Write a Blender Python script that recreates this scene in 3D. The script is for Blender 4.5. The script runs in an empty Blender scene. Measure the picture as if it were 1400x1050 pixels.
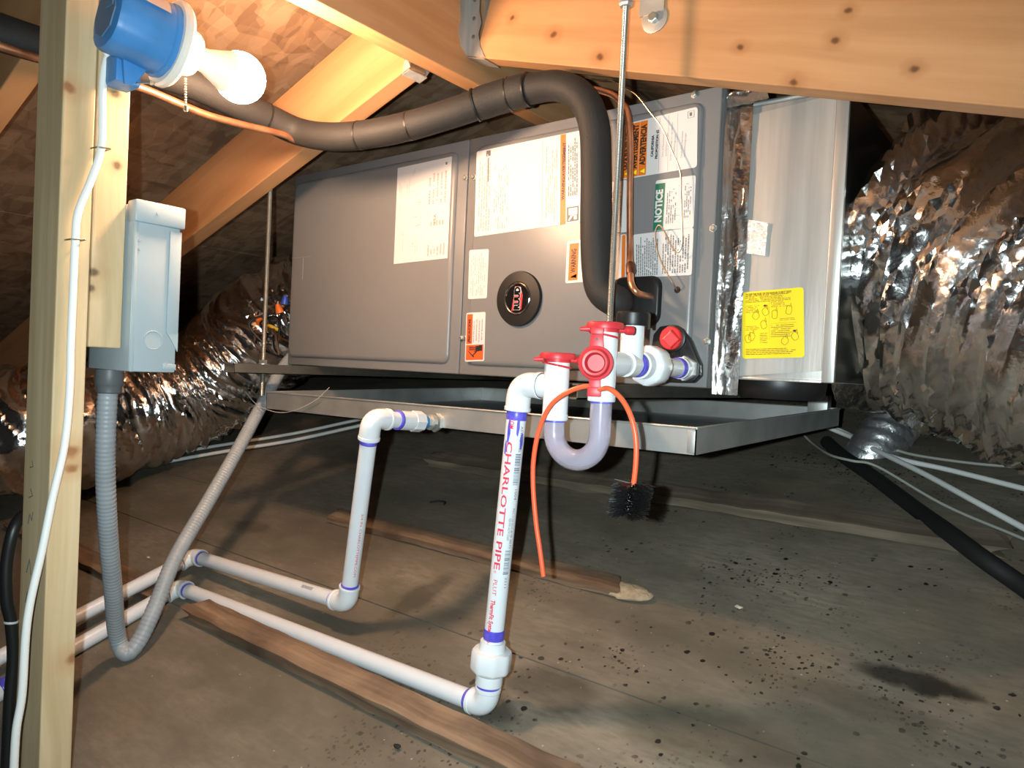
import bpy, bmesh, math, random
from mathutils import Vector, Matrix, noise
random.seed(7)
scene = bpy.context.scene
COL = scene.collection

# ---------------------------------------------------------------- camera, world, lamps, exposure
cam_data = bpy.data.cameras.new('camera')
cam_data.sensor_fit = 'HORIZONTAL'; cam_data.sensor_width = 36.0
cam_data.lens = 985.0 / 1400.0 * 36.0
cam_data.clip_start = 0.02; cam_data.clip_end = 60
cam = bpy.data.objects.new('camera', cam_data); COL.objects.link(cam)
RT = Vector((0.7837, 0.6192, 0.0484)).normalized()
FW = Vector((-0.6191, 0.7851, -0.0198)).normalized()
UP = RT.cross(FW).normalized(); RT = FW.cross(UP).normalized()
CAM = Vector((0.0, 0.0, 1.0))
cam.matrix_world = Matrix(((RT.x, UP.x, -FW.x, CAM.x), (RT.y, UP.y, -FW.y, CAM.y), (RT.z, UP.z, -FW.z, CAM.z), (0, 0, 0, 1)))
scene.camera = cam

world = bpy.data.worlds.new('attic_dark'); scene.world = world; world.use_nodes = True
world.node_tree.nodes['Background'].inputs[0].default_value = (0.75, 0.72, 0.68, 1)
world.node_tree.nodes['Background'].inputs[1].default_value = 0.012

BULB_STRENGTH = 330.0
BULB_COLOR = (1.0, 0.63, 0.39)
def lamp(name, kind, loc, energy, color, radius):
    d = bpy.data.lights.new(name, kind); d.energy = energy; d.color = color; d.shadow_soft_size = radius
    o = bpy.data.objects.new(name, d); COL.objects.link(o); o.location = loc
    return o
# the phone's own flash, beside the lens
flash = lamp('phone_flash', 'SPOT', CAM - 0.045 * RT + 0.008 * UP, 44.0, (0.80, 0.95, 0.98), 0.006)
flash.data.spot_size = math.radians(125); flash.data.spot_blend = 0.9
flash.rotation_euler = FW.to_track_quat('-Z', 'Y').to_euler()

scene.view_settings.view_transform = 'Standard'
scene.view_settings.look = 'None'
scene.view_settings.exposure = 0.42
scene.view_settings.gamma = 1.0
scene.view_settings.use_curve_mapping = False

S = 0.3096; ZF = 0.2946                     # old roof deck: z = ZF + S*y
NFL = Vector((0, -S, 1)).normalized()       # its normal
def floor_z(y): return ZF + S * y
def V(*a): return Vector(a)
# ---------------------------------------------------------------- geometry helpers: geo = (verts, faces) in world space
def merge(*gs):
    vs, fs = [], []
    for g in gs:
        o = len(vs); vs += [Vector(v) for v in g[0]]; fs += [tuple(i + o for i in f) for f in g[1]]
    return vs, fs
def from_bm(bm):
    bm.verts.index_update()
    g = ([v.co.copy() for v in bm.verts], [tuple(v.index for v in f.verts) for f in bm.faces]); bm.free(); return g
def xform(g, M): return [M @ v for v in g[0]], g[1]
def frame(o, x, y, z):
    return Matrix(((x.x, y.x, z.x, o.x), (x.y, y.y, z.y, o.y), (x.z, y.z, z.z, o.z), (0, 0, 0, 1)))
def axis_frame(o, d, ref=None):
    d = Vector(d).normalized()
    ref = Vector(ref) if ref is not None else (Vector((0, 0, 1)) if abs(d.z) < .9 else Vector((0, 1, 0)))
    x = (ref - d * ref.dot(d)).normalized(); y = d.cross(x)
    return frame(Vector(o), x, y, d)
def box(lo, hi, bev=0.0, seg=2):
    bm = bmesh.new(); bmesh.ops.create_cube(bm, size=1)
    c = [(a + b) / 2 for a, b in zip(lo, hi)]; s = [abs(b - a) for a, b in zip(lo, hi)]
    for v in bm.verts: v.co = Vector((c[i] + v.co[i] * s[i] for i in range(3)))
    if bev > 0: bmesh.ops.bevel(bm, geom=bm.edges[:], offset=min(bev, min(s) * .45), segments=seg, profile=.5, affect='EDGES', clamp_overlap=True)
    return from_bm(bm)
def hexa(p, bev=0.0, seg=2):                 # 8 corners: bottom ring then top ring
    bm = bmesh.new(); vs = [bm.verts.new(q) for q in p]
    for f in ((3, 2, 1, 0), (4, 5, 6, 7), (0, 1, 5, 4), (1, 2, 6, 5), (2, 3, 7, 6), (3, 0, 4, 7)): bm.faces.new([vs[i] for i in f])
    bmesh.ops.recalc_face_normals(bm, faces=bm.faces[:])
    if bev > 0: bmesh.ops.bevel(bm, geom=bm.edges[:], offset=bev, segments=seg, profile=.5, affect='EDGES', clamp_overlap=True)
    return from_bm(bm)
def prism(pts, n, bev=0.0):                  # planar outline extruded by vector n
    bm = bmesh.new(); a = [bm.verts.new(p) for p in pts]; b = [bm.verts.new(Vector(p) + Vector(n)) for p in pts]
    k = len(pts); bm.faces.new(a); bm.faces.new(b[::-1])
    for i in range(k): bm.faces.new((a[i], b[i], b[(i + 1) % k], a[(i + 1) % k]))
    bmesh.ops.recalc_face_normals(bm, faces=bm.faces[:])
    if bev > 0: bmesh.ops.bevel(bm, geom=bm.edges[:], offset=bev, segments=2, profile=.5, affect='EDGES', clamp_overlap=True)
    return from_bm(bm)
def catmull(pts, k=8):
    p = [Vector(q) for q in pts]; p = [2 * p[0] - p[1]] + p + [2 * p[-1] - p[-2]]; out = []
    for i in range(1, len(p) - 2):
        a, b, c, d = p[i - 1:i + 3]
        for j in range(k):
            t = j / k
            out.append(.5 * (2 * b + (c - a) * t + (2 * a - 5 * b + 4 * c - d) * t * t + (3 * b - a - 3 * c + d) * t ** 3))
    out.append(p[-2]); return out
def tube(pts, r, n=14, caps=True, hollow=None):
    pts = [Vector(q) for q in pts]; m = len(pts); rs = r if isinstance(r, (list, tuple)) else [r] * m
    T = [((pts[min(i + 1, m - 1)] - pts[max(i - 1, 0)]).normalized()) for i in range(m)]
    u = T[0].orthogonal().normalized(); vs, fs, U = [], [], []
    for i in range(m):
        u = (u - T[i] * u.dot(T[i])).normalized(); w = T[i].cross(u); U.append((u.copy(), w))
        for j in range(n):
            a = 2 * math.pi * j / n; vs.append(pts[i] + rs[i] * (math.cos(a) * u + math.sin(a) * w))
    for i in range(m - 1):
        for j in range(n):
            fs.append((i * n + j, i * n + (j + 1) % n, (i + 1) * n + (j + 1) % n, (i + 1) * n + j))
    if hollow:
        o = len(vs)
        for i in range(m):
            u, w = U[i]
            for j in range(n):
                a = 2 * math.pi * j / n; vs.append(pts[i] + (rs[i] - hollow) * (math.cos(a) * u + math.sin(a) * w))
        for i in range(m - 1):
            for j in range(n):
                fs.append((o + (i + 1) * n + j, o + (i + 1) * n + (j + 1) % n, o + i * n + (j + 1) % n, o + i * n + j))
        for j in range(n):
            k = (j + 1) % n
            fs.append((j, o + j, o + k, k)); e = (m - 1) * n
            fs.append((e + j, e + k, o + e + k, o + e + j))
    elif caps:
        fs.append(tuple(range(n))[::-1]); fs.append(tuple((m - 1) * n + j for j in range(n)))
    return vs, fs
def lathe(prof, o, d, n=24, ref=None, mod=None):   # prof = [(r, t)], t along d; mod(angle, r, t) -> r
    M = axis_frame(o, d, ref); vs, fs = [], []
    for (r, t) in prof:
        for j in range(n):
            a = 2 * math.pi * j / n; q = mod(a, r, t) if mod else r
            vs.append(M @ Vector((q * math.cos(a), q * math.sin(a), t)))
    for i in range(len(prof) - 1):
        for j in range(n): fs.append((i * n + j, i * n + (j + 1) % n, (i + 1) * n + (j + 1) % n, (i + 1) * n + j))
    fs.append(tuple(range(n))[::-1]); e = (len(prof) - 1) * n; fs.append(tuple(e + j for j in range(n)))
    return vs, fs
def cyl(a, b, r, n=18): return tube([a, b], r, n)
def ring(c, d, r, h, n=20):                 # short collar with softened edges
    c = Vector(c); d = Vector(d).normalized()
    return lathe([(r * .96, -h / 2), (r, -h * .35), (r, h * .35), (r * .96, h / 2)], c, d, n)
def bend(a, c, b, rad, k=7):                 # polyline a-c-b with a rounded corner
    a, c, b = Vector(a), Vector(c), Vector(b); d1 = (a - c).normalized(); d2 = (b - c).normalized()
    p, q = c + d1 * rad, c + d2 * rad
    return [a] + [((1 - t) ** 2) * p + 2 * t * (1 - t) * c + t * t * q for t in [i / k for i in range(k + 1)]] + [b]

# ---------------------------------------------------------------- objects
def build(name, geo, mat, base=None, sharp=38, smooth=True):
    base = Vector(base) if base is not None else Vector((0, 0, 0))
    me = bpy.data.meshes.new(name); me.from_pydata([Vector(v) - base for v in geo[0]], [], geo[1]); me.update()
    bm = bmesh.new(); bm.from_mesh(me); bmesh.ops.recalc_face_normals(bm, faces=bm.faces[:])
    if smooth:
        lim = math.radians(sharp)
        for e in bm.edges: e.smooth = e.is_manifold and e.calc_face_angle(3.2) < lim
        for f in bm.faces: f.smooth = True
    bm.to_mesh(me); bm.free()
    if mat: me.materials.append(mat)
    o = bpy.data.objects.new(name, me); COL.objects.link(o); o.location = base
    return o
BASE = {}
def tag(o, label=None, cat=None, group=None, kind=None):
    for k, v in (('label', label), ('category', cat), ('group', group), ('kind', kind)):
        if v: o[k] = v
    return o
def thing(name, label, cat, base, group=None):
    o = bpy.data.objects.new(name, None); COL.objects.link(o); o.location = base; o.empty_display_size = .05
    BASE[o] = Vector(base); return tag(o, label, cat, group)
def part(parent, name, geo, mat, label=None, sharp=38, smooth=True, kind=None):
    b = BASE[parent]; o = build(name, geo, mat, b, sharp, smooth); kind = kind or ('stuff' if name in ('print', 'fine_print', 'drawing', 'lettering', 'barcode', 'primer_smear', 'heading', 'pictogram', 'dark_drop', 'spot') else None); o.parent = parent; o.location = (0, 0, 0)
    BASE[o] = b; tag(o, label, kind=kind); return o
def solo(name, geo, mat, label, cat, base=None, group=None, kind=None, sharp=38, smooth=True):
    if base is None:
        base = sum(geo[0], Vector()) / len(geo[0]); base.z = min(v.z for v in geo[0])
    o = build(name, geo, mat, base, sharp, smooth); BASE[o] = Vector(base); return tag(o, label, cat, group, kind)
def struct(name, geo, mat, smooth=True):
    o = build(name, geo, mat, (0, 0, 0), smooth=smooth); BASE[o] = Vector((0, 0, 0)); o['kind'] = 'structure'; return o

# a sawn board as its own object: local X runs along the grain, so the wood pattern follows it
def board(name, A, B, up, w, t, mat, bev=.002, parent=None, ends=None, cuts=0, rough=0.0):
    A, B = Vector(A), Vector(B); x = (B - A); L = x.length; x.normalize()
    z = (Vector(up) - x * Vector(up).dot(x)).normalized(); y = z.cross(x)
    g = box((0, -t / 2, -w / 2), (L, t / 2, w / 2), bev, 2)
    if cuts:
        bm = bmesh.new(); bmesh.ops.create_cube(bm, size=1)
        for v in bm.verts: v.co = Vector(((v.co.x + .5) * L, v.co.y * t, v.co.z * w))
        long_e = [e for e in bm.edges if abs(e.verts[0].co.x - e.verts[1].co.x) > L * .5]
        bmesh.ops.subdivide_edges(bm, edges=long_e, cuts=cuts)
        cr = [e for e in bm.edges if abs(e.verts[0].co.y - e.verts[1].co.y) > t * .5]
        bmesh.ops.subdivide_edges(bm, edges=cr, cuts=3)
        for v in bm.verts:
            p = v.co * 14; q = noise.noise(Vector((v.co.x * 22, v.co.y * 30, 3.1 + v.co.z * 9)))
            if abs(abs(v.co.y) - t / 2) < 1e-5: v.co.y += rough * q * 1.2
            if v.co.z > 0: v.co.z += rough * .5 * noise.noise(p)
            if ends and (v.co.x < 1e-4 or v.co.x > L - 1e-4): v.co.x += ends * noise.noise(Vector((v.co.y * 90, v.co.z * 60, v.co.x)))
        g = from_bm(bm)
    me = bpy.data.meshes.new(name); me.from_pydata(g[0], [], g[1]); me.update()
    bm = bmesh.new(); bm.from_mesh(me); bmesh.ops.recalc_face_normals(bm, faces=bm.faces[:]); bm.to_mesh(me); bm.free()
    me.materials.append(mat)
    o = bpy.data.objects.new(name, me); COL.objects.link(o); M = frame(A, x, y, z)
    if parent is not None:
        o.parent = parent; M = Matrix.Translation(-BASE[parent]) @ M
    o.matrix_basis = M; BASE[o] = Vector(A)
    return o

# ---------------------------------------------------------------- print on labels
def text_geo(body, size, align='LEFT', shear=0.0, bold=0.0):
    c = bpy.data.curves.new('t', 'FONT'); c.body = body; c.size = size; c.align_x = align; c.align_y = 'CENTER'; c.shear = shear
    c.offset = bold; c.resolution_u = 2
    o = bpy.data.objects.new('t', c); COL.objects.link(o); bpy.context.view_layer.update()
    me = o.evaluated_get(bpy.context.evaluated_depsgraph_get()).to_mesh()
    g = ([v.co.copy() for v in me.vertices], [tuple(p.vertices) for p in me.polygons])
    bpy.data.objects.remove(o); bpy.data.curves.remove(c); return g
class Sheet:
    """a flat label given by its corners tl, tr, br, bl; uv run 0..1 from the bottom left"""
    def __init__(s, q, out): s.tl, s.tr, s.br, s.bl = [Vector(p) for p in q]; s.n = Vector(out).normalized()
    def p(s, u, v, e=0.0): return (s.bl * (1 - u) + s.br * u) * (1 - v) + (s.tl * (1 - u) + s.tr * u) * v + s.n * e
    def rect(s, u0, v0, u1, v1, e=.0010):
        return [s.p(u0, v0, e), s.p(u1, v0, e), s.p(u1, v1, e), s.p(u0, v1, e)], [(0, 1, 2, 3)]
    def sheet(s, t=.0005, rad=.0):
        a = [s.bl, s.br, s.tr, s.tl]
        if rad:
            b = []
            for i in range(4):
                c = a[i]; pv = (a[i - 1] - c).normalized() * rad; nx = (a[(i + 1) % 4] - c).normalized() * rad
                b += [c + pv, c + pv * .3 + nx * .3, c + nx]
            a = b
        return prism(a, s.n * t)
    def text(s, body, u, v, size, rot=False, align='LEFT', e=.0009, shear=0, bold=0, maxlen=None):
        g = text_geo(body, size, align, shear, bold); U = (s.br - s.bl).normalized(); W = (s.tl - s.bl).normalized()
        if maxlen:
            w = max(q.x for q in g[0]) - min(q.x for q in g[0])
            if w > maxlen: g = ([Vector((q.x * maxlen / w, q.y, q.z)) for q in g[0]], g[1])
        o = s.p(u, v, e)
        if rot: U, W = W, -U
        return [o + U * q.x + W * q.y for q in g[0]], g[1]
    def lines(s, u0, v0, u1, v1, n, rot=False, fill=.45, dens=.85, e=.0012, rnd=None):
        r = rnd or random; gs = []
        for i in range(n):
            c = (i + .5) / n; h = fill / n / 2; a = 0.0; end = 1 - r.random() * .25
            while a < end:
                w = .02 + r.random() * .07; b = min(a + w, end)
                if r.random() < dens:
                    if rot: gs.append(s.rect(u0 + (u1 - u0) * (c - h), v0 + (v1 - v0) * a, u0 + (u1 - u0) * (c + h), v0 + (v1 - v0) * b, e))
                    else: gs.append(s.rect(u0 + (u1 - u0) * a, v1 - (v1 - v0) * (c + h), u0 + (u1 - u0) * b, v1 - (v1 - v0) * (c - h), e))
                a = b + .012
        return merge(*gs)
def on_pipe(g, A, B, r, ang, top_right=True):
    """wrap flat print g (x along the pipe from A to B, y around it) on a pipe; ang 0 faces -Y"""
    A, B = Vector(A), Vector(B); d = (B - A).normalized(); n0 = Vector((0, -1, 0)); n0 = (n0 - d * n0.dot(d)).normalized(); t0 = d.cross(n0)
    bm = bmesh.new(); vs = [bm.verts.new(v) for v in g[0]]
    for f in g[1]:
        try: bm.faces.new([vs[i] for i in f])
        except ValueError: pass
    ys = [v.y for v in g[0]]; k = min(ys)
    while k < max(ys):
        bmesh.ops.bisect_plane(bm, geom=bm.verts[:] + bm.edges[:] + bm.faces[:], plane_co=(0, k, 0), plane_no=(0, 1, 0)); k += r * .22
    for v in bm.verts:
        a = ang + v.co.y / r; v.co = A + d * v.co.x + (n0 * math.cos(a) + (-t0 if top_right else t0) * math.sin(a)) * r
    return from_bm(bm)

# ---------------------------------------------------------------- materials
MATS = {}
def mat(name, col, rough=.5, metal=0.0, noise_amt=0.0, noise_scale=20.0, bump=0.0, bump_scale=60.0, col2=None, trans=0.0, ior=1.45, emit=None, stretch=None, spec=None, coat=0.0):
    if name in MATS: return MATS[name]
    m = bpy.data.materials.new(name); m.use_nodes = True; nt = m.node_tree; N, Lk = nt.nodes, nt.links; b = N['Principled BSDF']
    c4 = (*col, 1); b.inputs['Base Color'].default_value = c4; b.inputs['Roughness'].default_value = rough; b.inputs['Metallic'].default_value = metal
    b.inputs['IOR'].default_value = ior
    if trans: b.inputs['Transmission Weight'].default_value = trans
    if spec is not None: b.inputs['Specular IOR Level'].default_value = spec
    if coat: b.inputs['Coat Weight'].default_value = coat; b.inputs['Coat Roughness'].default_value = .1
    if emit: b.inputs['Emission Color'].default_value = (*emit[0], 1); b.inputs['Emission Strength'].default_value = emit[1]
    if noise_amt or bump:
        tc = N.new('ShaderNodeTexCoord'); mp = N.new('ShaderNodeMapping'); Lk.new(tc.outputs['Object'], mp.inputs[0])
        if stretch: mp.inputs['Scale'].default_value = stretch
        if noise_amt:
            n = N.new('ShaderNodeTexNoise'); n.inputs['Scale'].default_value = noise_scale; n.inputs['Detail'].default_value = 5; Lk.new(mp.outputs[0], n.inputs[0])
            mx = N.new('ShaderNodeMix'); mx.data_type = 'RGBA'; mx.inputs[6].default_value = c4
            k = 1 - noise_amt; mx.inputs[7].default_value = (*(col2 or [x * k for x in col]), 1)
            rp = N.new('ShaderNodeValToRGB'); rp.color_ramp.elements[0].position = .38; rp.color_ramp.elements[1].position = .68
            Lk.new(n.outputs[0], rp.inputs[0]); Lk.new(rp.outputs[0], mx.inputs[0]); Lk.new(mx.outputs[2], b.inputs['Base Color'])
        if bump:
            n2 = N.new('ShaderNodeTexNoise'); n2.inputs['Scale'].default_value = bump_scale; n2.inputs['Detail'].default_value = 4; Lk.new(mp.outputs[0], n2.inputs[0])
            bp = N.new('ShaderNodeBump'); bp.inputs['Strength'].default_value = bump; bp.inputs['Distance'].default_value = .004
            Lk.new(n2.outputs[0], bp.inputs['Height']); Lk.new(bp.outputs[0], b.inputs['Normal'])
    MATS[name] = m; return m
def wood(name, light, dark, knot=(.12, .045, .015), knots=True, grain=9.0, rough=.6, dirt=0.0, dirt_col=(.05, .035, .02), bump=.25):
    m = bpy.data.materials.new(name); m.use_nodes = True; nt = m.node_tree; N, Lk = nt.nodes, nt.links; b = N['Principled BSDF']
    b.inputs['Roughness'].default_value = rough; b.inputs['Specular IOR Level'].default_value = .3
    tc = N.new('ShaderNodeTexCoord')
    def mapping(sc):
        mp = N.new('ShaderNodeMapping'); mp.inputs['Scale'].default_value = sc; Lk.new(tc.outputs['Object'], mp.inputs[0]); return mp.outputs[0]
    # warp the coordinates a little so that the grain wanders
    nz = N.new('ShaderNodeTexNoise'); nz.inputs['Scale'].default_value = 2.2; nz.inputs['Detail'].default_value = 2; Lk.new(mapping((1, 2, 2)), nz.inputs[0])
    va = N.new('ShaderNodeVectorMath'); va.operation = 'MULTIPLY_ADD'; Lk.new(nz.outputs['Color'], va.inputs[0]); va.inputs[1].default_value = (.0, .05, .05); Lk.new(tc.outputs['Object'], va.inputs[2])
    mp = N.new('ShaderNodeMapping'); mp.inputs['Scale'].default_value = (.55, grain, grain); Lk.new(va.outputs[0], mp.inputs[0])
    g1 = N.new('ShaderNodeTexNoise'); g1.inputs['Scale'].default_value = 3.0; g1.inputs['Detail'].default_value = 6; g1.inputs['Roughness'].default_value = .55; Lk.new(mp.outputs[0], g1.inputs[0])
    rp = N.new('ShaderNodeValToRGB'); e = rp.color_ramp.elements; e[0].position = .36; e[0].color = (*dark, 1); e[1].position = .62; e[1].color = (*light, 1)
    Lk.new(g1.outputs[0], rp.inputs[0]); out = rp.outputs[0]
    if knots:
        vo = N.new('ShaderNodeTexVoronoi'); vo.inputs['Scale'].default_value = 1.0; Lk.new(mapping((3.6, 9, 9)), vo.inputs[0])
        kr = N.new('ShaderNodeValToRGB'); ke = kr.color_ramp.elements; ke[0].position = .09; ke[0].color = (1, 1, 1, 1); ke[1].position = .17; ke[1].color = (0, 0, 0, 1)
        Lk.new(vo.outputs['Distance'], kr.inputs[0])
        mx = N.new('ShaderNodeMix'); mx.data_type = 'RGBA'; Lk.new(kr.outputs[0], mx.inputs[0]); Lk.new(out, mx.inputs[6]); mx.inputs[7].default_value = (*knot, 1); out = mx.outputs[2]
    if dirt:
        dn = N.new('ShaderNodeTexNoise'); dn.inputs['Scale'].default_value = 7; dn.inputs['Detail'].default_value = 6; Lk.new(mapping((1, 1.6, 1.6)), dn.inputs[0])
        dr = N.new('ShaderNodeValToRGB'); de = dr.color_ramp.elements; de[0].position = .42; de[0].color = (0, 0, 0, 1); de[1].position = .72; de[1].color = (dirt, dirt, dirt, 1)
        Lk.new(dn.outputs[0], dr.inputs[0])
        mx = N.new('ShaderNodeMix'); mx.data_type = 'RGBA'; Lk.new(dr.outputs[0], mx.inputs[0]); Lk.new(out, mx.inputs[6]); mx.inputs[7].default_value = (*dirt_col, 1); out = mx.outputs[2]
    Lk.new(out, b.inputs['Base Color'])
    bp = N.new('ShaderNodeBump'); bp.inputs['Strength'].default_value = bump; bp.inputs['Distance'].default_value = .002; Lk.new(g1.outputs[0], bp.inputs['Height']); Lk.new(bp.outputs[0], b.inputs['Normal'])
    MATS[name] = m; return m
def knots(o, pts, size, col=(.11, .045, .018), halo=(.30, .12, .04)):
    """give board o its own copy of its wood with knots at world points pts"""
    m = o.data.materials[0].copy(); o.data.materials[0] = m; nt = m.node_tree; N, Lk = nt.nodes, nt.links; b = N['Principled BSDF']
    out = b.inputs['Base Color'].links[0].from_socket; tc = N.new('ShaderNodeTexCoord'); inv = o.matrix_basis.inverted()
    nw = N.new('ShaderNodeTexNoise'); nw.inputs['Scale'].default_value = 60; Lk.new(tc.outputs['Object'], nw.inputs[0])
    wp = N.new('ShaderNodeVectorMath'); wp.operation = 'MULTIPLY_ADD'; Lk.new(nw.outputs['Color'], wp.inputs[0]); wp.inputs[1].default_value = (.008, .008, .008); Lk.new(tc.outputs['Object'], wp.inputs[2])
    for i, q in enumerate(pts):
        l = inv @ Vector(q); s = size * (1, .75, .9, .8)[i % 4]
        sb = N.new('ShaderNodeVectorMath'); sb.operation = 'SUBTRACT'; Lk.new(wp.outputs[0], sb.inputs[0]); sb.inputs[1].default_value = (l.x + .004, l.y + .004, l.z + .004)
        ml = N.new('ShaderNodeVectorMath'); ml.operation = 'MULTIPLY'; Lk.new(sb.outputs[0], ml.inputs[0]); ml.inputs[1].default_value = (.75 / s, .6 / s, 1 / s)
        ln = N.new('ShaderNodeVectorMath'); ln.operation = 'LENGTH'; Lk.new(ml.outputs[0], ln.inputs[0])
        for (c, p0, p1, k) in ((halo, 1.0, 3.2, .5), (col, .45, 1.1, .9)):
            r = N.new('ShaderNodeValToRGB'); e = r.color_ramp.elements; d = 4.0; e[0].position = p0 / d; e[0].color = (k, k, k, 1); e[1].position = p1 / d; e[1].color = (0, 0, 0, 1)
            dv = N.new('ShaderNodeMath'); dv.operation = 'DIVIDE'; Lk.new(ln.outputs['Value'], dv.inputs[0]); dv.inputs[1].default_value = d; Lk.new(dv.outputs[0], r.inputs[0])
            mx = N.new('ShaderNodeMix'); mx.data_type = 'RGBA'; Lk.new(r.outputs[0], mx.inputs[0]); Lk.new(out, mx.inputs[6]); mx.inputs[7].default_value = (*c, 1); out = mx.outputs[2]
    Lk.new(out, b.inputs['Base Color'])
def osb_material():
    m = bpy.data.materials.new('strand_board'); m.use_nodes = True; nt = m.node_tree; N, Lk = nt.nodes, nt.links; b = N['Principled BSDF']
    b.inputs['Roughness'].default_value = .75
    tc = N.new('ShaderNodeTexCoord'); cols = []
    nz = N.new('ShaderNodeTexNoise'); nz.inputs['Scale'].default_value = 9; Lk.new(tc.outputs['Object'], nz.inputs[0])
    for rot, sc in ((.5, (14, 44, 6)), (-.7, (40, 13, 6)), (1.9, (18, 52, 6))):
        va = N.new('ShaderNodeVectorMath'); va.operation = 'MULTIPLY_ADD'; Lk.new(nz.outputs['Color'], va.inputs[0]); va.inputs[1].default_value = (.05, .05, .05); Lk.new(tc.outputs['Object'], va.inputs[2])
        mp = N.new('ShaderNodeMapping'); mp.inputs['Rotation'].default_value = (0, 0, rot); mp.inputs['Scale'].default_value = sc; Lk.new(va.outputs[0], mp.inputs[0])
        vo = N.new('ShaderNodeTexVoronoi'); vo.inputs['Scale'].default_value = 1; Lk.new(mp.outputs[0], vo.inputs[0]); cols.append(vo.outputs['Color'])
    s1 = N.new('ShaderNodeSeparateColor'); Lk.new(cols[0], s1.inputs[0]); s2 = N.new('ShaderNodeSeparateColor'); Lk.new(cols[1], s2.inputs[0]); s3 = N.new('ShaderNodeSeparateColor'); Lk.new(cols[2], s3.inputs[0])
    a = N.new('ShaderNodeMath'); a.operation = 'ADD'; Lk.new(s1.outputs[0], a.inputs[0]); Lk.new(s2.outputs[1], a.inputs[1])
    a2 = N.new('ShaderNodeMath'); a2.operation = 'ADD'; Lk.new(a.outputs[0], a2.inputs[0]); Lk.new(s3.outputs[2], a2.inputs[1])
    a3 = N.new('ShaderNodeMath'); a3.operation = 'DIVIDE'; Lk.new(a2.outputs[0], a3.inputs[0]); a3.inputs[1].default_value = 3
    rp = N.new('ShaderNodeValToRGB'); e = rp.color_ramp.elements; e[0].position = .2; e[0].color = (.16, .092, .05, 1); e[1].position = .8; e[1].color = (.31, .20, .12, 1)
    k = e.new(.5); k.color = (.24, .145, .08, 1)
    Lk.new(a3.outputs[0], rp.inputs[0]); Lk.new(rp.outputs[0], b.inputs['Base Color'])
    bp = N.new('ShaderNodeBump'); bp.inputs['Strength'].default_value = .3; bp.inputs['Distance'].default_value = .003; Lk.new(a3.outputs[0], bp.inputs['Height']); Lk.new(bp.outputs[0], b.inputs['Normal'])
    return m
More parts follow.
